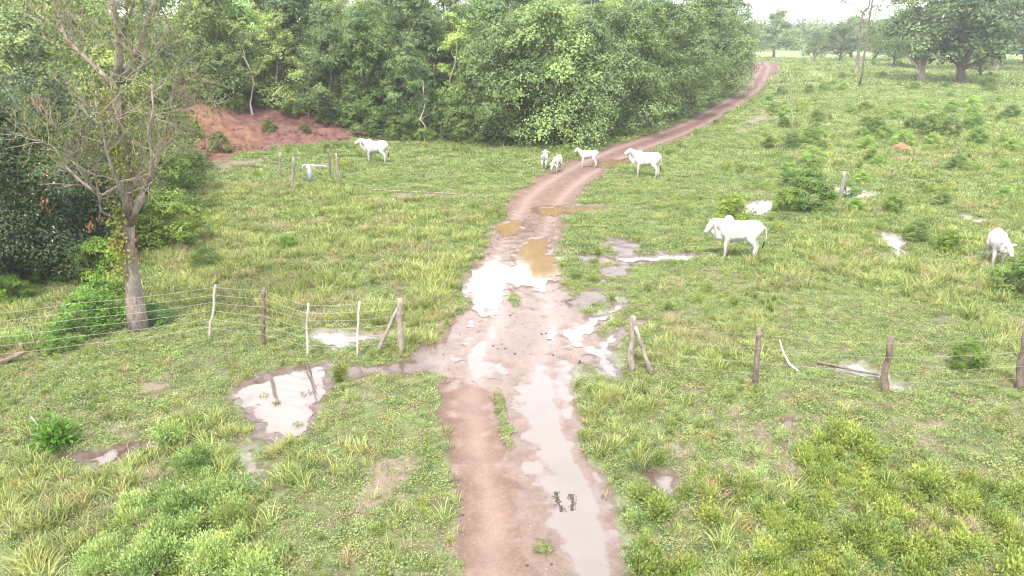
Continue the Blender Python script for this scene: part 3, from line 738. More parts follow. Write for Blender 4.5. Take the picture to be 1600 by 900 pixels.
make_bovine('cow', feet(588, 255), R(170), 1.04, 'white cow facing left on the grass in front of the red earth and the wood', 'cow', HERD,
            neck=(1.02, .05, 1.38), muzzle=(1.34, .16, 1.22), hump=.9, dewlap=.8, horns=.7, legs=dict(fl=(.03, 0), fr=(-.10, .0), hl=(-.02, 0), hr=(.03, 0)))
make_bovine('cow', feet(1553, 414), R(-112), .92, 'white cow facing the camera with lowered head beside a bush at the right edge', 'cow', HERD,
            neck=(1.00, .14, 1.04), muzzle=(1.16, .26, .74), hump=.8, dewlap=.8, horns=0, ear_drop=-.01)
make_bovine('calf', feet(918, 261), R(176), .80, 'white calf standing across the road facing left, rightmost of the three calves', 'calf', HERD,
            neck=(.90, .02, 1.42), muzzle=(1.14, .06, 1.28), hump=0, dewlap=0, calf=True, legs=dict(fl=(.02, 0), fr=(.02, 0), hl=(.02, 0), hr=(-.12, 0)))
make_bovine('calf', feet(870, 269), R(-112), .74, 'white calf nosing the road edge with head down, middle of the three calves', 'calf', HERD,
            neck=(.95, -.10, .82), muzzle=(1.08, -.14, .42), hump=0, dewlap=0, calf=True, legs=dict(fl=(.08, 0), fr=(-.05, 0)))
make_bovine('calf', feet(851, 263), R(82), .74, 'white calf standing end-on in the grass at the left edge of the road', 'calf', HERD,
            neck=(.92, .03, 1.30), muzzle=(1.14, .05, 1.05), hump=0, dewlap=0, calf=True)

# ------------------------------------------------------------------ fences, posts and small finds
def lean_post(name, pb, pt, Yoff=0, r=.07, mat='wood', parent=None, seg=8, lump=.14, crook=.03, **kw):
    """post whose foot stands on the ground at pb; its top is seen at pt"""
    x, y, z = ground(*pb); T = at(pt[0], pt[1], y + Yoff)
    b = Vector((x, y, z - .15)); n = 7; pts = []
    for i in range(n):
        t = i / (n - 1); p = b.lerp(T, t)
        if 0 < i < n - 1: p = p + Vector((rnd.uniform(-1, 1), rnd.uniform(-1, 1), 0)) * crook
        pts.append(p)
    base = Vector((x, y, z)) if parent is None else Vector(parent.location)
    mb = MB(); mb.tube([p - base for p in pts], [r * (1.12 - .22 * i / (n - 1)) for i in range(n)], seg, True, lump)
    o = obj(name, mb.mesh(name, G[mat], True), parent, **kw)
    if parent is None: o.location = base
    return o, T
def wire_run(parent, pts, r=.0045):
    base = Vector(parent.location); q = []
    for a, b in zip(pts[:-1], pts[1:]):
        for i in range(8):
            t = i / 8; p = a.lerp(b, t); p.z -= .05 * (a - b).length / 4 * 4 * t * (1 - t); q.append(p - base)
    q.append(pts[-1] - base); mb = MB(); mb.tube(q, r, 5, True); return obj('wire', mb.mesh('wire', G['wire'], True), parent)
x, y, z = ground(480, 545)
F = empty('wire_fence', (x, y, z), 0, 'wire fence of thin crooked posts left of the road, ending in a braced post', 'fence')
specs = [((326, 528), (337, 445), .035, 'bark_pale'), ((410, 540), (413, 450), .060, 'wood_dark'), ((478, 556), (482, 474), .032, 'bark_pale'),
         ((556, 558), (562, 471), .030, 'bark_pale'), ((627, 549), (624, 466), .085, 'wood')]
posts = [lean_post('post', a, b, 0, r, m, F) for a, b, r, m in specs]
lean_post('brace', (586, 549), (622, 482), .1, .055, 'wood', F)
ends = [(ground(*a[0]), at(*a[1], ground(*a[0])[1])) for a in specs]
far = [((125, 556), (120, 470)), ((-40, 574), (-46, 490)), ((-220, 590), (-226, 500))]
lend = [(ground(*a), at(*b, ground(*a)[1])) for a, b in far]
for k, hfr in enumerate((.97, .83, .69, .54, .38, .22)):
    P = []
    for (g0, T) in lend[::-1] + ends:
        b = Vector(g0); p = b.lerp(T, hfr); p.y -= .06; P.append(p)
    wire_run(F, P)
lean_post('fallen_post', far[1][0], (38, 550), .4, .07, 'wood_dark', None, label='dark fallen fence post lying in the grass at the left edge', cat='fallen post')
x, y, z = ground(123, 480)
mb = MB(); mb.tube([(0, 0, .02), (.12, .35, .2), (.2, .62, .42)], [.07, .065, .06], 8, True, .1)
o = obj('stump', mb.mesh('stump', G['bark_pale'], True), None, label='short leaning grey stump among the weeds left of the big tree', cat='stump'); o.location = (x, y, z)

x, y, z = ground(1180, 598)
F2 = empty('post_fence', (x, y, z), 0, 'fence of thick weathered posts right of the road starting at a braced corner post', 'fence')
sp2 = [((986, 578), (990, 494), .085, 'wood'), ((1179, 598), (1186, 512), .065, 'wood_dark'), ((1381, 612), (1393, 526), .080, 'wood_dark'), ((1590, 606), (1604, 515), .085, 'wood_dark'), ((1800, 622), (1820, 530), .08, 'wood_dark')]
for a, b, r, m in sp2: lean_post('post', a, b, 0, r, m, F2, lump=.2, crook=.035)
lean_post('brace', (1019, 585), (993, 510), .05, .055, 'wood', F2, crook=.05)
e2 = [(ground(*a[0]), at(*a[1], ground(*a[0])[1])) for a in sp2]
for hfr in (.9, .65, .4, .2): wire_run(F2, [Vector(g0).lerp(T, hfr) + Vector((0, -.07, 0)) for g0, T in e2], .003)

x, y, z = ground(485, 284)
PG = 'thin wooden posts around the water pipe'
for pb, pt, r, lab in (((436, 280), (438, 238), .085, 'thin grey post, leftmost of the four posts around the pipe'), ((456, 294), (459, 245), .11, 'thick grey post second from left in front of the pipe'),
                       ((517, 276), (513, 232), .07, 'thin dark post behind the right end of the pipe, tallest of the four'), ((529, 284), (525, 239), .085, 'grey split post, rightmost of the four posts around the pipe')):
    lean_post('wooden_post', pb, pt, 0, r * .8, 'wood_dark' if 'dark' in lab else 'wood', None, label=lab, cat='post', group=PG)
W = empty('water_standpipe', (x, y, z), 0, 'concrete standpipe with pale blue pipes on top between four posts', 'water pipe')
mb = MB(); mb.tube([(0, 0, -.1), (0, 0, .4), (0, 0, .8)], [.14, .13, .12], 14); obj('stand', mb.mesh('stand', G['concrete'], True), W)
mb = MB(); mb.tube([(0, 0, .75), (0, 0, 1.02)], .06, 10); mb.tube([(-.42, .1, .62), (-.42, .05, .86), (-.34, 0, .98), (-.1, 0, 1.02), (.4, 0, .97), (1.05, .1, .90)], .026, 8)
mb.tube([(-.12, 0, 1.0), (-.14, 0, .75)], .03, 8); obj('pipe', mb.mesh('pipe', G['pipe'], True), W)

lean_post('wooden_post', (1314, 310), (1319, 268), 0, .10, 'wood', None, label='lone weathered grey post standing by a puddle in the right pasture', cat='post')
lean_post('thin_pole', (1237, 214), (1233, 108), 0, .045, 'wood', None, crook=.12, label='tall thin pale pole standing in the grass right of the far road', cat='pole')
lean_post('thin_pole', (1272, 108), (1274, 84), 0, .05, 'wood', None, label='short thin grey stake near the far trees left of the leaning pole', cat='pole')
lean_post('leaning_pole', (1343, 136), (1368, -30), 0, .13, 'bark_dark', None, crook=.06, label='tall dark leaning pole rising out of the frame before the far trees', cat='pole')

def stick(name, pts, rad, mat, label, cat, lump=.1):
    P = [Vector(ground(*p)) for p in pts]; b = P[0].copy()
    Q = [p - b + Vector((0, 0, .03 + rad)) for p in P]
    mb = MB(); mb.tube(Q, [rad * (1.1 - .5 * i / (len(Q) - 1)) for i in range(len(Q))], 7, True, lump)
    o = obj(name, mb.mesh(name, G[mat], True), None, label=label, cat=cat); o.location = b; return o
stick('curved_stick', [(1246, 583), (1233, 572), (1224, 556), (1218, 535)], .035, 'stick', 'peeled pale curved stick lying in the grass between two fence posts', 'stick')
stick('fallen_branch', [(1274, 569), (1300, 573), (1335, 579), (1374, 586)], .04, 'bark_dark', 'long dark fallen branch lying on the wet grass behind the fence', 'branch', .25)
stick('fallen_pole', [(582, 298), (620, 300), (680, 303), (735, 306), (743, 312)], .03, 'wood', 'long pale pole lying on bare earth below the cow by the wood', 'pole')
o = stick('wet_stick', [(478, 571), (486, 588), (494, 607)], .022, 'bark_dark', 'dark stick poking out of the large puddle on the left', 'stick'); o.location.z += .05
stick('dry_twig', [(50, 655), (55, 661), (60, 668)], .02, 'bark_pale', 'small pale dead twig lying beside the dark leafy seedling on the left', 'twig')
# termite mound
bm = bmesh.new(); bmesh.ops.create_icosphere(bm, subdivisions=4, radius=1)
for v in bm.verts:
    f = .75 + .5 * float(fbm(np.array([v.co.x * 2 + 5]), np.array([v.co.y * 2 + v.co.z * 2]), 3)[0]); v.co *= f; v.co.z *= .75
me = bpy.data.meshes.new('termite_mound'); bm.to_mesh(me); bm.free(); me.materials.append(G['termite'])
o = obj('termite_mound', me, None, label='low red earth termite mound in the right pasture', cat='termite mound'); o.location = ground(1407, 235); o.scale = (.75, .6, .65)
# tyre-tread mud marks in the puddle
mb = MB()
for (x0, y0, x1, y1, bow) in ((869, 765, 881, 795, -4), (892, 770, 893, 794, 3)):
    for i in range(90):
        t = i / 89; g = ground(x0 + (x1 - x0) * t + bow * math.sin(3.1 * t) + rnd.gauss(0, 2.4), y0 + (y1 - y0) * t + rnd.gauss(0, .8)); a = .5
        for sgn in (0,):
            c = np.array([g[0], g[1], WATER_Z + .005]); w = .022 * (.3 + rnd.random()); h = .012
            r0 = 1.6 * (rnd.random() - .5); ux = np.array([math.cos(r0), math.sin(r0), 0]); uy = np.array([-math.sin(r0), math.cos(r0), 0])
            mb.tube([c - ux * w * .6, c + ux * w * .1, c + ux * w * .6], [h * .6, h, h * .5], 6, True, .3)
obj('tread_mud', mb.mesh('tread_mud', G['clod'], True), None, label='two rows of dark tyre-tread mud lumps showing in the near puddle', cat='mud lumps')

# ------------------------------------------------------------------ trees
def limb_path(a, b, n=5, wob_=.12, droop=0):
    a = np.array(a, float); b = np.array(b, float); L = np.linalg.norm(b - a); P = []
    for i in range(n + 1):
        t = i / n; p = a + (b - a) * t
        if 0 < i < n: p = p + rng.normal(size=3) * wob_ * L * .25
        p[2] += math.sin(t * math.pi) * L * .08 - droop * t * t; P.append(p)
    return P
def tree_meshes(h, rc, base, clumps, sprigs, lps, leaf, mat='leaf', bark='bark', r0=.16, squash=.78, narrow=.52, crown_pow=1.0, lean=(0, 0), forks=1, droop=0.0):
    """trunk mesh with limbs to every clump, crown mesh of leaf sprigs; clump centres fill an uneven crown volume"""
    tk = MB(); cr_ = MB()
    top = np.array([lean[0], lean[1], h * .80]); P = limb_path((0, 0, -.3), top, 8, .10); R_ = [r0 * (1 - .78 * (i / 8) ** .8) for i in range(9)]; R_[0] *= 1.35
    tk.tube(P, R_, 9, False, .06)
    P = np.array(P)
    for c in range(clumps):
        z = base + (h - base) * (c + .5 * rng.random() + .25) / clumps
        t = (z - base) / (h - base + 1e-6); prof = math.sin(math.pi * min(1, .18 + .80 * t)) ** .6 * (1 - .35 * t ** 3)
        rr = rc * prof * math.sqrt(.15 + .85 * rng.random()) * crown_pow; a = c * 2.399 + rng.normal() * .4
        cc = np.array([math.cos(a) * rr + lean[0] * t, math.sin(a) * rr + lean[1] * t, z])
        cs = rc * (.34 + .28 * rng.random()) * (1.1 - .25 * t)
        k = int(np.clip(np.argmin(np.abs(P[:, 2] - (z - rr * .65))), 1, 7)); rb = R_[k] * .55
        tk.tube(limb_path(P[k], cc, 4, .16), [rb, rb * .8, rb * .55, rb * .35, .012], 6, False)
        U = unit(sprigs); U[:, 2] = np.where(U[:, 2] < -.65, -U[:, 2] * .6, U[:, 2])
        S = cc + U * (cs * (.45 + .62 * rng.random(sprigs)))[:, None] * np.array([1, 1, squash])
        S[:, 2] -= droop * rng.random(sprigs)
        for j in range(0, sprigs, 4): tk.tube([cc, (cc + S[j]) / 2 + rng.normal(size=3) * .05, S[j]], [.018, .012, .006], 3, False)
        C = np.repeat(S, lps, 0) + rng.normal(size=(sprigs * lps, 3)) * np.array([.16, .16, .11]) * cs
        sh = np.repeat(rng.random(sprigs) * .55 + rng.random() * .25, lps) + rng.random(sprigs * lps) * .25
        N = (C - cc) / cs * .6 + rng.normal(size=C.shape) * .7 + np.array([0, 0, -.25])
        fc = (C - cc) / cs + np.array([0, 0, .45]) + rng.normal(size=C.shape) * .38; fc /= np.linalg.norm(fc, axis=1, keepdims=True)
        cr_.leaves(C, N, leaf * (.6 + .7 * rng.random(len(C))), leaf * narrow * (.8 + .4 * rng.random(len(C))), np.clip(sh, 0, 1), .18, fc)
    return tk.mesh('trunk', G[bark], True), cr_.mesh('crown', G[mat])
PT = {}
PT['broad'] = [tree_meshes(9, 2.8, .2, 20, 48, 13, .24, bark='bark_dark') for _ in range(4)]
PT['round'] = [tree_meshes(8, 2.4, .2, 17, 46, 13, .19, bark='bark_dark') for _ in range(3)]
PT['slim'] = [tree_meshes(7, 1.35, 2.4, 8, 26, 12, .18, bark='bark_pale', r0=.08) for _ in range(3)]
PT['dense'] = [tree_meshes(9, 3.6, .4, 26, 74, 20, .18, mat='gloss', bark='bark_dark', r0=.3, narrow=.40, squash=.85) for _ in range(2)]
PT['lush'] = [tree_meshes(8.5, 3.1, .2, 24, 54, 14, .21, bark='bark_dark') for _ in range(3)]
PT['tall'] = [tree_meshes(16, 6.4, 4.2, 28, 48, 13, .44, bark='bark_pale', r0=.48, squash=.6, lean=(.8, 0)) for _ in range(2)]
PT['savanna'] = [tree_meshes(10, 4.4, 2.6, 15, 40, 11, .42, bark='bark_dark', r0=.36, squash=.6) for _ in range(3)]
PT['airy'] = [tree_meshes(16, 5.0, 8, 10, 20, 9, .36, bark='bark', r0=.30, squash=.55) for _ in range(1)]
PT['bush'] = [tree_meshes(2.6, 1.5, .1, 12, 42, 13, .15, mat='shrub', r0=.04) for _ in range(3)]
tree_n = {}
def tree(kind, loc, h=1.0, rz=None, tint=(1, 1, 1), label=None, cat='tree', group=None, name='forest_tree', wide=1.0, v=None):
    i = tree_n.get(kind, 0) if v is None else v; tree_n[kind] = i + 1
    tm, cm = PT[kind][i % len(PT[kind])]
    r = empty(name, loc, rnd.random() * 6.283 if rz is None else rz, label, cat, group); r.scale = (h * wide, h * wide, h)
    a = obj('trunk' if cat == 'tree' else 'stem', tm, r); b = obj('crown' if cat == 'tree' else 'foliage', cm, r); b.color = (*tint, 1)
    return r
GRN = [(1, 1, 1), (1.15, 1.1, .85), (.85, .95, 1.0), (1.3, 1.25, .9), (.8, .9, .8), (1.05, 1.2, 1.15)]
EDGE = 'trees along the front edge of the wood'
# front row: photo foot x, y, kind, height factor, tint, label
front = [
 (28, 440, 'dense', .70, (1, 1, 1), 'dark glossy evergreen tree at the left edge behind the bare tree'),
 (120, 398, 'dense', .72, (.9, 1, .9), 'dark evergreen tree with shade beneath it right behind the bare tree'),
 (-150, 480, 'dense', .72, (1, 1, 1), 'dark evergreen tree partly outside the left edge of the photo'),
 (255, 335, 'round', .62, (1.7, 1.7, 1.1), 'low bright leafy tree beside the trunk of the bare tree'),
 (395, 178, 'slim', 1.1, (1.1, 1.1, 1), 'slim tree with pale trunk above the red earth bank'),
 (350, 160, 'broad', .95, (1.35, 1.3, 1), 'light green bushy tree at the left top of the red bank'),
 (440, 172, 'round', .95, (1.2, 1.2, 1), 'leafy tree behind the small shrubs of the red bank'),
 (482, 178, 'slim', .62, (1.6, 1.5, 1.2), 'small pale sapling at the foot of the wood on the red bank'),
 (520, 185, 'lush', .85, (1, 1.05, .95), 'dark green tree above the right end of the red bank'),
 (575, 192, 'broad', .95, (1.3, 1.4, 1.0), 'bright yellow-green tree behind the cow at the wood edge'),
 (665, 222, 'slim', .85, (.9, 1.05, 1.0), 'tree with a dark crooked trunk leaning left over a low shrub'),
 (640, 205, 'broad', .75, (.95, 1.1, 1.05), 'bluish green tree between two dark gaps in the wood edge'),
 (712, 205, 'slim', 1.35, (1.3, 1.4, .9), 'tall thin tree with bare stem and flat light crown'),
 (745, 212, 'round', .9, (.85, .95, .95), 'dense green tree left of the tallest tree of the wood edge'),
 (800, 222, 'lush', 1.05, (1.05, 1.12, 1.05), 'broad tree with grey-green crown at the middle of the wood edge'),
 (862, 226, 'lush', 1.2, (1.05, 1.15, 1.05), 'tallest spreading tree of the wood edge behind the calves'),
 (915, 222, 'broad', 1.0, (.9, 1.0, 1.0), 'green tree just right of the tree behind the calves'),
 (962, 206, 'lush', 1.15, (.95, 1.02, 1.0), 'dense tree with hidden trunk left of the road bend'),
 (1005, 196, 'broad', 1.1, (1.1, 1.2, .8), 'tree with a yellowish lower crown beside the road'),
 (1045, 182, 'lush', 1.25, (.92, 1.0, .98), 'dark green tree above the middle of the far road'),
 (1085, 168, 'broad', 1.35, (1, 1.08, 1), 'tall tree two from the right end of the wood'),
 (1115, 152, 'lush', 1.4, (.9, .98, .95), 'rounded dark tree overhanging the far road'),
 (1130, 138, 'broad', 1.45, (1.05, 1.15, 1), 'tree at the right end of the wood before the sky'),
 (1136, 120, 'lush', 1.2, (1.2, 1.25, .9), 'last yellowish green tree where the far road disappears'),
]
TP = []
for px, py, kind, h, tint, lab in front:
    p = ground(px, py); TP.append((p[0], p[1])); tree(kind, (p[0], p[1], p[2] - .05), h, None, tint, lab, 'tree', EDGE)
# second rank just behind the edge and the depth of the wood
LAND = [(110, 'over the evergreens at left'), (250, 'behind the bare tree'), (330, 'just right of the bare tree'), (400, 'above the left red bank'), (460, 'above the middle red bank'), (530, 'above the right red bank'), (600, 'above the cow'),
        (670, 'right of the cow'), (735, 'above the leaning trunk'), (800, 'left of the calves'), (860, 'above the calves'), (920, 'right of the calves'), (985, 'over the road bend'), (1050, 'over the middle far road'), (1110, 'over the upper far road'), (9999, 'at the right end')]
KIND = dict(broad='broad-crowned', lush='bushy', round='rounded', slim='slim', dense='dense')
SKIP_TREES = set([0,2,3,4,7,8,9,11,12,14,16,19,20,22,24,26,27,28,29,31,32,36,37,38,39,42,45,46,47,50,51,55,57,60,61,63,70,71,75,82,86,87,91,95,97,102,104,106,113,115,118,119,121,122,126,127,128,132,133,135,137,138,140,142,143,146,147,148,149,151,152,153,154,156,157,159,160,163,164,167,168,169,171,172,176,177,178,179,180,182,183,185,186,187,189,190,193,194,196,197,199,200,202,204,205,206,208,209,210,211,213,214,215,216,218,219,220,221,222,223,225,226,227,228,229,230,231,232,233,234,235,236,237,238,239,240,241,242,243,244,245,246,247,248,249,250,251,252,253,254,255,256,257,258,259,260,261,262,263,265,266,267,268,269,270,271,272,273,275,276,277,278,279,280,281,282,283,284,285,286,287,288,289,290,291,292,293,294,295,296,297,298,299,300,301,302,303,305,306,307,308,309,310,311,312,313,314,315,316,317,318,319,320,321,322,323,324,325,326,327,328,329,331,332,333,334,335,336,337,338,339,340,341,342,343,344,345,346,347,348,349,350,351,352,353,354,355,356,357,358,359,360,361,363,364,365,366,367,368,369,370,371,372,373,374,375,376,377,378,379,380,381,382,383,384,385,386,387,388,389,390,391,392,393,394]); SKIP_SHRUBS = set()
cands = []; seen_t = set()
tries = 0
while tries < 9000:
    tries += 1
    x = rnd.uniform(-75, 52); y = rnd.uniform(16, 190)
    if abs(x) > y * .86 + 4: continue
    cands.append((x, y))
cx = np.array([c[0] for c in cands]); cyy = np.array([c[1] for c in cands])
dw = sd_poly(cx, cyy, WOOD, 3); db = sd_poly(cx, cyy, BANK, 2)
inner = 0
for (x, y), d, b in sorted(zip(cands, dw, db), key=lambda q: q[0][1]):
    if d < 1.6 or b > -1.0 or d > 48: continue
    gap = 2.7 if d < 14 else 3.8
    if y > 95: gap *= 1.25
    if any((x - a) ** 2 + (y - c) ** 2 < gap * gap for a, c in TP): continue
    TP.append((x, y)); inner += 1
    near_left = y < 42
    u = rnd.random()
    kind = ('dense' if u < .12 else 'lush') if near_left and x < -14 and y < 34 else ('broad' if u < .4 else 'lush' if u < .65 else 'round' if u < .85 else 'slim')
    h = rnd.uniform(.8, 1.15) * (1.25 if y > 85 else 1.0)
    gi_ = rnd.randrange(6); tint = GRN[gi_]; hue = ('green', 'yellow-green', 'bluish green', 'lime green', 'grey-green', 'fresh green')[gi_]; f = rnd.uniform(.8, 1.55); tint = tuple(f * c for c in tint)
    if kind == 'dense': h *= .85; tint = (1, 1, 1); hue = 'glossy green'
    rz = rnd.random() * 6.283; vi = tree_n.get(kind, 0); tree_n[kind] = vi + 1
    if inner - 1 in SKIP_TREES: continue
    z = gz(x, y); ppx = 800 + FPX * x / (y * cp - (z + 6 - CAM_H) * sp)
    L = next(w for lim, w in LAND if ppx < lim); lum = sum(tint) / 3
    dep = 'in the second row' if d < 5 else 'in the third row' if d < 9 else 'well inside the wood' if d < 17 else 'high on the slope'
    lab = ('light' if lum > 1.25 else 'dark' if lum < .95 else 'mid') + ' ' + hue + ' ' + ('short ' if h < .92 else 'tall ' if h > 1.08 else '') + KIND[kind] + ' tree ' + dep + ', ' + L
    if lab in seen_t: lab = 'farther ' + lab
    seen_t.add(lab)
    tree(kind, (x, y, z - .05), h, rz, tint, lab, 'tree', 'trees in the depth of the wood', v=vi)
print('inner trees', inner)

# edge bushes and understorey
und = []
x, y = cand(18, 175, .38, 42); d = sd_poly(x, y, WOOD, 3); b = sd_poly(x, y, BANK, 4); r_ = road_sd(x, y)
hd = sd_poly(x, y, HILL, 16)
k = (((d > -.1) & (d < 4.5) & (b < -.3)) | ((b > -3.2) & (b < -.1) & (hd > 6))) & (r_ < -1.2) & (rng.random(len(x)) < np.where(d < 2.5, .8, .4)); x = x[k]; y = y[k]
P_under = [proto('bush', PT['bush'][i][1]) for i in range(3)]
gn_scatter('undergrowth', np.stack([x, y, full_z(x, y) - .1], 1), np.stack([x * 0, x * 0, rng.random(len(x)) * 6.28], 1), .6 + .75 * rng.random(len(x)), rng.integers(0, 3, len(x)), P_under, 'tangled leafy undergrowth along the foot of the wood')
print('under', len(x))

# shrubs
SH = [
 (620, 218, .80, (1.35, 1.45, 1.0), 'low bright green shrub on the grass edge behind the cow by the wood'),
 (672, 222, .45, (1.1, 1.3, .9), 'small shrub at the foot of the dark leaning trunk'),
 (342, 236, .62, (1.0, 1.05, .7), 'olive green shrub at the left foot of the red bank'),
 (420, 203, .42, (1.2, 1.3, .8), 'small upright green shrub on the red bank'),
 (478, 205, .35, (1.1, .9, .8), 'thin half-bare shrub in the middle of the red bank'),
 (1140, 348, .58, (1.6, 1.8, .8), 'bright green rounded bush behind the back of the large humped cow'),
 (1262, 330, .88, (.95, 1.15, .8), 'large dark green bush beside the lone post in the right pasture'),
 (1228, 330, .5, (1.1, 1.3, .8), 'smaller bush grown into the left side of the large dark bush'),
 (1600, 462, .62, (.9, 1.1, .85), 'dark leafy bush at the right edge in front of the cow facing the camera'),
 (1367, 208, .6, (.95, 1.1, .8), 'dark shrub left of the twin wide shrubs in the right pasture'),
 (1450, 212, .75, (.9, 1.05, .8), 'wide dark shrub near the red termite mound'),
 (1482, 214, .7, (.9, 1.05, .85), 'wide dark shrub touching the one near the termite mound'),
 (1495, 265, .42, (.85, 1.05, .85), 'small dark shrub alone in the right pasture above the long puddle'),
 (1362, 252, .38, (1.1, 1.2, .8), 'small round shrub below left of the termite mound'),
 (1285, 235, .35, (1, 1.1, .8), 'small shrub in the open grass left of the termite mound'),
 (1268, 265, .34, (1, 1.15, .9), 'low shrub just above the large dark bush'),
 (1200, 232, .42, (1.3, 1.4, .8), 'yellowish shrub right of the road bend'),
 (1225, 200, .42, (1.2, 1.3, .8), 'shrub beside the foot of the tall thin pole'),
 (1275, 190, .5, (1.1, 1.2, .8), 'shrub in the rough pasture right of the tall thin pole'),
 (1262, 216, .3, (1.1, 1.2, .8), 'tiny shrub right of the foot of the tall thin pole'),
 (1350, 175, .5, (1, 1.2, .8), 'shrub directly below the leaning dark pole'),
 (1540, 138, .7, (.9, 1.1, .9), 'shrub right of the trunk of the large dark tree'),
 (1580, 185, .6, (.9, 1.1, .9), 'low bush at the right edge of the far pasture'),
 (1395, 330, .36, (1.2, 1.4, .8), 'pale leafy shrub between two small puddles in the pasture'),
 (1430, 378, .40, (1.1, 1.2, .95), 'grey green shrub right of the whitish puddle in the pasture'),
 (1510, 575, .34, (1.2, 1.4, .7), 'small bright bush behind the fence between the last two posts'),
 (1480, 395, .4, (1.5, 1.6, .7), 'yellow-green shrub left of the cow facing the camera'),
 (268, 385, .95, (1.5, 1.7, .9), 'bright green bush filling the meadow corner right of the bare tree'),
 (240, 360, .70, (1.2, 1.4, .8), 'green bush pressed against the right side of the bare trunk'),
 (155, 432, .62, (1.5, 1.9, .8), 'bright green bush in front of the dark evergreens'),
 (172, 500, .62, (1.3, 1.9, .9), 'fresh green bush touching the left of the bare trunk foot'),
 (132, 522, .55, (1.3, 1.9, .9), 'fresh green bush second left of the bare trunk foot'),
 (95, 545, .32, (1.4, 2.0, .9), 'small fresh green bush near the fallen post'),
 (245, 505, .26, (.7, 1.1, .9), 'small dark plant at the right foot of the bare tree'),
 (450, 388, .22, (1.2, 1.7, .9), 'small round leafy plant standing in the meadow left of the road'),
 (75, 440, .45, (1.1, 1.5, .8), 'bush in the shade of the dark evergreens at far left'),
 (320, 420, .38, (1.3, 1.6, .9), 'low leafy bush behind the first fence post'),
 (375, 172, .6, (1.1, 1.15, .8), 'bushy shrub hanging over the upper left rim of the red bank'),
 (505, 190, .55, (1.0, 1.1, .8), 'shrub growing over the right part of the red bank'),
 (455, 178, .6, (1.0, .95, .7), 'brownish green shrub on the upper rim of the red bank'),
 (305, 215, .5, (1.1, 1.1, .7), 'low shrub at the left end of the red bank'),
 (20, 470, .4, (1.2, 1.6, .8), 'low bush at the left edge under the evergreens'),
]
for px, py, s, tint, lab in SH:
    k_ = 1.12 if tint[1] < 1.45 else .85
    tint = (tint[0] * k_, tint[1] * k_ * .86, tint[2] * k_)
    p = ground(px, py); tree('bush', (p[0], p[1], p[2] - .08), s * (.85 if s > .3 else 1), None, tint, lab, 'shrub', 'shrubs around the pasture', 'shrub', wide=1.1)
# many more low shrubs scattered over the far right pasture
n = 0; used = []; seen = set()
for _ in range(900):
    px = rnd.uniform(1200, 1595); py = rnd.uniform(96, 235) if rnd.random() < .85 else rnd.uniform(235, 330)
    if n >= 72: break
    p = ground(px, py)
    if road_sd(np.array([p[0]]), np.array([p[1]]))[0] > -1.5 or any((p[0] - a) ** 2 + (p[1] - b) ** 2 < 4 for a, b in used): continue
    used.append((p[0], p[1])); n += 1
    s_ = rnd.uniform(.22, .48); lm = rnd.uniform(1.0, 1.9); rz = rnd.random() * 6.283
    if n - 1 in SKIP_SHRUBS: continue
    lab = ('wide ' if s_ > .38 else 'small ' if s_ < .30 else 'low ') + ('light green' if lm > 1.6 else 'dark' if lm < 1.25 else 'green') + ' shrub ' + ('far back' if py < 125 else 'at middle distance' if py < 160 else 'nearer the front' if py < 200 else 'in the open grass') + ', ' + \
        next(w for lim, w in ((1235, 'left of the tall thin pole'), (1265, 'right of the tall thin pole'), (1300, 'well left of the leaning pole'), (1340, 'just left of the leaning pole'), (1370, 'just right of the leaning pole'), (1410, 'left below the pale trunked tree'), (1450, 'below the pale trunked tree'), (1490, 'left below the big dark tree'), (1530, 'right below the big dark tree'), (9999, 'towards the right edge')) if px < lim)
    if lab in seen: continue
    seen.add(lab)
    tree('bush', (p[0], p[1], p[2] - .06), s_, rz, (lm, lm * 1.05, lm * .85), lab, 'shrub', 'low shrubs dotting the far pasture', 'shrub', wide=1.2)

# ferny pale weeds and the broad-leaved seedling in the foreground
def big_herb(h, rad, stems, lv, size, mat, label, px, py, name='weed_bush', narrow=.4):
    o = herb(h, rad, stems, lv, size, mat, narrow); o.name = name; COL.objects.link(o); p = ground(px, py); o.location = (p[0], p[1], p[2] - .03)
    tag(o, label, 'weed', 'large weeds in the near left corner'); return o
for args in [(.62, .42, 60, 60, .055, 'pale', 'pale green feathery weed bush left of the narrow end of the large puddle', 302, 735),
             (.60, .36, 50, 60, .05, 'pale', 'round pale green feathery weed bush with bare earth around it', 358, 818),
             (.45, .30, 36, 50, .05, 'pale', 'smaller pale weed bush left of the round one', 282, 800),
             (.60, .5, 60, 60, .05, 'pale', 'wide pale weed bush at the bottom edge near the turf', 330, 885),
             (.55, .45, 50, 60, .05, 'pale', 'pale weed bush at the bottom edge left of the wide one', 245, 875),
             (.50, .40, 40, 60, .05, 'pale', 'pale weed bush at the bottom left behind dry straw', 150, 890),
             (.45, .20, 22, 40, .07, 'weed', 'small bright weed at the right rim of the large puddle', 530, 590)]: big_herb(*args)
o = herb(.58, .26, 24, 22, .15, 'shrub', .5); o.name = 'seedling'; COL.objects.link(o); p = ground(90, 700); o.location = p; o.color = (1.1, 1.5, .8, 1)
tag(o, 'dark broad-leaved seedling bush on the left above the muddy track', 'seedling')
def tuft_thing(px, py, n, h, mat, label, w=.012, rad=.10, lean=.9):
    m = blades(n, rad, h * .5, h, w, lean=lean); o = obj('grass_tuft', m.mesh('grass_tuft', G[mat]), None, label=label, cat='grass tuft', group='single grass tufts'); p = ground(px, py); o.location = (p[0], p[1], min(p[2], 0) - .02)
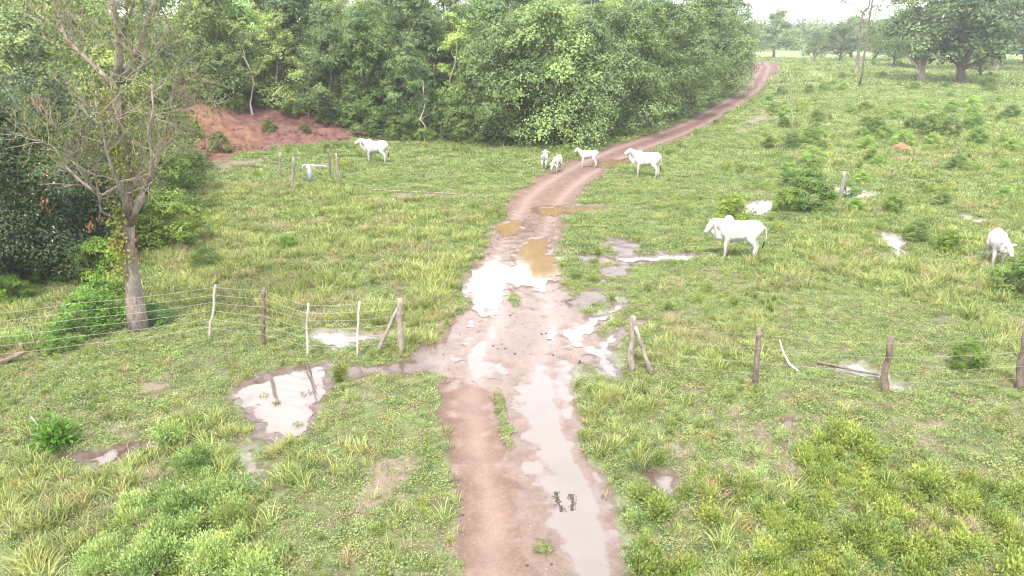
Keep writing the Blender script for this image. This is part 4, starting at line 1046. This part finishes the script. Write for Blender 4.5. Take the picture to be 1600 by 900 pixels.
for a in [(998, 735, 90, .75, 'tall', 'large pale arching grass tuft at the right shore of the road puddle'), (1115, 780, 90, .6, 'dry', 'yellow straw tuft at the left end of the weed patch'),
          (240, 835, 110, .5, 'dry', 'straw yellow tuft between the pale weed bushes'), (947, 772, 40, .18, 'dry', 'small tuft standing in the road puddle, upper one'), (970, 795, 50, .2, 'short', 'small green tuft at the shore of the road puddle'),
          (983, 855, 60, .16, 'short', 'round tuft standing in shallow water near the bottom'), (477, 610, 70, .18, 'dry', 'brown tuft in the middle of the large left puddle'), (432, 625, 60, .2, 'dry', 'brown tuft at the left of the large left puddle'),
          (412, 615, 60, .2, 'short', 'green tuft on the left rim of the large puddle'), (466, 660, 60, .2, 'tall', 'green tuft near the lower rim of the large puddle'), (845, 855, 110, .10, 'short', 'flat green tuft growing alone on the road near the bottom'),
          (783, 640, 70, .12, 'short', 'green tuft on the road middle, upper end of the strip'), (790, 675, 70, .12, 'short', 'green tuft on the road middle, lower end of the strip'), (776, 612, 60, .1, 'dry', 'brownish tuft where the road middle strip begins'),
          (880, 895, 50, .09, 'short', 'green tuft on the road at the very bottom'), (948, 880, 50, .1, 'tall', 'tuft standing in water at the bottom beside the road')]:
    tuft_thing(*a, rad=.14 if a[2] > 60 else .07)

# trees of the right pasture
RT = 'large trees standing in the far right pasture'
def rt(kind, px, py, h, tint, lab, wide=1.0, rz=None, v=None, name='pasture_tree'):
    p = ground(px, py); return tree(kind, (p[0], p[1], p[2] - .1), h, rz, tint, lab, 'tree', RT, name, wide, v)
rt('tall', 1440, 128, 1.2, (.80, .90, .95), 'tall tree with a pale flared trunk in the far right pasture', 1.0, 1.0, 0)
rt('savanna', 1503, 132, 1.65, (.78, .90, .92), 'big dark tree with low spreading crown right of the pale trunked tree', 1.2)
rt('airy', 1337, 115, 1.25, (.9, 1, 1), 'tall thin-crowned tree with dark vine on its leaning trunk', 1.0)
rt('tall', 1555, 110, 1.25, (.8, .9, .95), 'tall tree at far right with branches against the sky', 1.1)
rt('savanna', 1430, 108, 1.25, (.75, .88, .92), 'dark trunked tree left behind the pale trunked tree', 1.2)
rt('savanna', 1365, 98, 1.1, (.85, .95, .95), 'forked tree right of the leaning pole', 1.2)
rt('savanna', 1312, 97, .95, (.85, .95, 1), 'small dark tree left of the leaning pole', 1.1)
rt('savanna', 1208, 92, 1.35, (.72, .85, .9), 'rounded dark tree beyond the end of the road', 1.0)
rt('savanna', 1272, 98, .75, (1.1, 1.15, 1), 'pale small tree in open grass between the dark ones', .9)
rt('savanna', 1395, 103, .9, (.9, 1, 1), 'slender tree left of the dark trunked tree', .8)
rt('savanna', 1530, 122, .8, (.85, 1, 1), 'low tree under the right side of the big dark tree', 1.1)
rt('savanna', 1600, 100, 1.3, (.85, .95, 1), 'tree cut by the right edge of the photo', 1.2)
rt('savanna', 1330, 90, 1.2, (.85, .95, 1), 'tree behind the leaning vine-clad trunk', 1.2)
# vine sleeve on the leaning tree
# far-off wood: one mass
mb = MB()
for i in range(560):
    a = R(rnd.uniform(8, 48) if rnd.random() < .9 else rnd.uniform(-6, 8)); D = rnd.uniform(330, 540); x = math.sin(a) * D; y = math.cos(a) * D
    if a < R(15): D2 = max(D, 240); x = math.sin(a) * D2; y = math.cos(a) * D2
    s = rnd.uniform(4.5, 8.0); zc = rnd.uniform(3, 9.5); n_ = 200
    U = unit(n_); C = np.array([x, y, zc - 1]) + U * (s * (.5 + .5 * rng.random(n_)))[:, None] * np.array([1, 1, .8]); C = C[C[:, 2] > .1]
    mb.leaves(C, unit(len(C)) * 1.0, 1.5 * (.6 + .8 * rng.random(len(C))), 1.0, np.clip(rnd.random() * .5 + .5 * rng.random(len(C)), 0, 1))
o = obj('distant_wood', mb.mesh('distant_wood', G['leaf']), None, kind='stuff'); o.color = (.9, 1, 1, 1); o['label'] = 'hazy line of far trees along the horizon'
# distant wooded hill behind the end of the road
Xh = np.linspace(-60, 330, 70); Yh = np.linspace(480, 760, 30); XX, YY = np.meshgrid(Xh, Yh)
ZZ = 15 * np.exp(-((XX - 160) / 85) ** 2) * np.exp(-((YY - 620) / 90) ** 2) + (fbm(XX * .08, YY * .08, 8) - .5) * 4 * np.exp(-((XX - 160) / 120) ** 2) * np.exp(-((YY - 620) / 100) ** 2) - .5
q = (np.arange(29)[:, None] * 70 + np.arange(69)[None]).ravel(); Q = np.stack([q, q + 1, q + 71, q + 70], 1)
t = NT('far_hill'); G['hill'] = t.done(t.bsdf(t.ramp(t.noise(.12, 6, .7), [(.35, (.035,.06,.022)), (.65, (.10,.15,.05))]), .9, .1))
obj('hills', mkmesh('hills', np.stack([XX.ravel(), YY.ravel(), ZZ.ravel()], 1), Q, G['hill'], None, True), None, kind='structure')

# ------------------------------------------------------------------ the sparse foreground tree
TY = ground(216, 514)[1]
def bare_tree():
    g = ground(216, 514); base = Vector(g); root = empty('bare_tree', base, 0, 'tall half-bare grey tree with forked trunk, vines and dead orange leaves on the left', 'tree')
    A = lambda px, py, dy=0.0: np.array(at(px, py, TY + dy) - base)
    tk = MB(); tw = MB(); TIPS = []
    def limb(P, Rr, seg=10, lump=.07): tk.tube(P, Rr, seg, True, lump)
    tr = [A(217, 522), A(213, 490), A(209, 455), A(205, 420), A(202, 385), A(201, 345, .05)]; tr[0][2] = -.2
    limb(tr, [.31, .265, .225, .175, .15, .155], 14, .09)
    # left stem and its forks
    s1 = [A(201, 350), A(198, 315, .1), A(200, 280, .1), A(195, 240, .1), A(190, 200, .1), A(183, 160, .1), A(179, 128, .1)]
    limb(s1, [.15, .13, .115, .105, .10, .105, .115])
    l1 = [A(180, 132, .1), A(160, 116, .3), A(140, 95, .5), A(118, 75, .7), A(103, 58, .8), A(97, 40, .9), A(88, 18, 1), A(80, -10, 1.1), A(74, -50, 1.2)]; limb(l1, [.085, .07, .06, .055, .055, .045, .035, .03, .025])
    l2 = [A(181, 128, .1), A(187, 95, -.1), A(186, 60, -.2), A(181, 35, -.3), A(176, 5, -.3), A(170, -50, -.4), A(168, -90, -.4)]; limb(l2, [.11, .10, .09, .08, .075, .06, .04])
    l3 = [A(183, 130, .1), A(200, 106, .2), A(216, 76, .4), A(228, 48, .5), A(233, 22, .5), A(242, 2, .6), A(255, -40, .7)]; limb(l3, [.11, .10, .085, .08, .07, .05, .04])
    l4 = [A(190, 130, .1), A(210, 112, -.5), A(240, 92, -.9), A(258, 72, -1.2), A(290, 60, -1.5)]; limb(l4, [.032, .025, .02, .014, .008])
    l5 = [A(100, 52, .8), A(82, 38, 1.2), A(60, 32, 1.5), A(38, 22, 1.8)]; limb(l5, [.05, .04, .03, .018])
    l6 = [A(186, 60, -.2), A(200, 30, -.8), A(208, 8, -1.1), A(212, -30, -1.3)]; limb(l6, [.05, .04, .035, .02])
    # right stem
    s2 = [A(202, 350), A(213, 325, -.2), A(225, 303, -.3), A(234, 280, -.3), A(244, 250, -.2), A(251, 225, 0), A(262, 190, .2), A(270, 150, .3), A(276, 110, .4)]
    limb(s2, [.13, .105, .09, .08, .06, .05, .04, .03, .02])
    s3 = [A(228, 300, -.3), A(236, 272, -.8), A(238, 240, -1.0), A(232, 205, -1.2), A(240, 170, -1.3), A(236, 130, -1.3)]; limb(s3, [.08, .065, .055, .045, .03, .02])
    s4 = [A(222, 310, -.2), A(222, 280, .5), A(216, 250, .9), A(222, 210, 1.2), A(214, 170, 1.4)]; limb(s4, [.08, .06, .045, .03, .02])
    m1 = [A(203, 345), A(196, 318, -.5), A(188, 295, -.9), A(176, 262, -1.2), A(166, 235, -1.4), A(160, 200, -1.5), A(150, 170, -1.6)]; limb(m1, [.09, .07, .055, .045, .035, .025, .018])
    m2 = [A(186, 290, -.8), A(160, 305, -.8), A(135, 290, -.7), A(112, 270, -.6), A(100, 255, -.5), A(86, 232, -.4), A(70, 222, -.3), A(40, 216, 0)]; limb(m2, [.05, .045, .04, .035, .03, .025, .02, .012])
    m3 = [A(150, 300, -.8), A(128, 272, -1.1), A(112, 245, -1.3), A(100, 215, -1.5), A(80, 190, -1.6)]; limb(m3, [.035, .03, .025, .02, .012])
    m4 = [A(182, 340, -.1), A(172, 338, -.3), A(158, 330, -.5), A(150, 280, -.7), A(146, 255, -.8), A(140, 225, -.9)]; limb(m4, [.04, .035, .03, .025, .02, .012])
    m5 = [A(250, 230, 0), A(270, 222, .3), A(285, 232, .6), A(310, 235, .8), A(335, 236, 1.0)]; limb(m5, [.03, .025, .02, .015, .01])
    # fine twigs in three orders
    def twig(p, d, L, r, depth):
        n = 4; P = [p]; q = np.array(p)
        for i in range(n):
            d = d + rng.normal(size=3) * .22; d[2] += .07; d /= np.linalg.norm(d); q = q + d * L / n; P.append(q.copy())
        tw.tube(P, [r * (1 - .2 * i) for i in range(n + 1)], 4 if depth else 3, False)
        TIPS.append(P[-1]); TIPS.append(P[2])
        if depth:
            for _ in range(rnd.choice((3, 3, 4))):
                k = rnd.randint(1, n - 1); a = d + rng.normal(size=3) * .75; twig(P[k], a / np.linalg.norm(a), L * rnd.uniform(.45, .75), r * .55, depth - 1)
    for path, cnt, ln in ((l1, 11, 1.5), (l2, 10, 1.4), (l3, 10, 1.5), (l4, 7, 1.1), (l5, 7, 1.1), (l6, 6, 1.0), (s1, 9, 1.3), (s2, 14, 1.5), (s3, 9, 1.3), (s4, 8, 1.3), (m1, 11, 1.5), (m2, 13, 1.3), (m3, 9, 1.1), (m4, 7, 1.1), (m5, 5, .7)):
        for _ in range(int(cnt * 1.35)):
            k = rnd.randint(1, len(path) - 2); f = rnd.random(); p = path[k] * (1 - f) + path[k + 1] * f
            d = rng.normal(size=3); d[2] = abs(d[2]) * 1.1 + .25; d[0] += .25 * np.sign(p[0] + .3); d /= np.linalg.norm(d); twig(p, d, ln * rnd.uniform(.6, 1.15), .016, 2)
    obj('trunk', tk.mesh('trunk', G['bark'], True), root); obj('twigs', tw.mesh('twigs', G['bark_twig']), root)
    T = np.array(TIPS); hi = T[T[:, 2] > 5.2]; hi = hi[rng.random(len(hi)) < .13]
    lf = MB(); C = np.repeat(hi, 9, 0) + rng.normal(size=(len(hi) * 9, 3)) * .13
    lf.leaves(C, rng.normal(size=C.shape) * .5 + np.array([0, 0, -.8]), .11 * (.7 + .6 * rng.random(len(C))), .045, rng.random(len(C)))
    lo = T[(T[:, 2] > 2.4) & (T[:, 2] <= 5.2)]; lo = lo[rng.random(len(lo)) < .03]; C = np.repeat(lo, 6, 0) + rng.normal(size=(len(lo) * 6, 3)) * .1
    lf.leaves(C, rng.normal(size=C.shape) * .5 + np.array([0, 0, -.6]), .11, .05, rng.random(len(C)))
    o = obj('leaves', lf.mesh('leaves', G['shrub']), root); o.color = (1.15, 1.0, .8, 1)
    vn = MB()
    for (x0, y0, x1, y1, n, sg, dy) in ((170, 140, 158, 215, 300, .10, -.4), (183, 270, 180, 295, 160, .20, -.5), (184, 318, 184, 400, 330, .13, -.3), (190, 400, 182, 440, 130, .13, -.3), (212, 225, 210, 300, 200, .12, .2), (185, 225, 182, 265, 120, .1, -.4)):
        t_ = rng.random(n); a = A(x0, y0, dy); b = A(x1, y1, dy); C = a + (b - a) * t_[:, None] + rng.normal(size=(n, 3)) * sg
        vn.leaves(C, rng.normal(size=C.shape) + np.array([0, 0, -.6]), .11, .075, rng.random(n))
    obj('vine', vn.mesh('vine', G['vine']), root)
    dl = MB()
    for (px, py, n) in ((138, 262, 12), (70, 320, 14), (68, 302, 8), (142, 350, 14), (140, 356, 10), (159, 345, 10), (178, 380, 22), (186, 375, 14), (213, 395, 16), (214, 375, 8), (48, 265, 6), (72, 268, 7), (258, 212, 14), (166, 318, 8), (58, 160, 10), (185, 385, 10), (108, 68, 8)):
        c = A(px, py, -.3); n = int(n * .6) + 1; C = c + rng.normal(size=(n, 3)) * np.array([.06, .06, .11]); dl.leaves(C, rng.normal(size=C.shape) * .35 + np.array([0, 0, -1]), .14, .06, rng.random(n))
    obj('dead_leaves', dl.mesh('dead_leaves', G['dead']), root)
bare_tree()

# ------------------------------------------------------------------ haze: even thin air round the whole scene
bm = bmesh.new(); bmesh.ops.create_cube(bm, size=1)
me = bpy.data.meshes.new('haze'); bm.to_mesh(me); bm.free()
hz = obj('haze', me, None, kind='stuff'); hz.scale = (9300, 9300, 60); hz.location = (0, 0, 26.5)
t = NT('haze'); pv = t.n('ShaderNodeVolumePrincipled'); pv.inputs['Color'].default_value = (.93, .95, 1, 1); pv.inputs['Density'].default_value = .0004; pv.inputs['Anisotropy'].default_value = 0
t.l(pv.outputs[0], t.out.inputs['Volume']); me.materials.append(t.m)
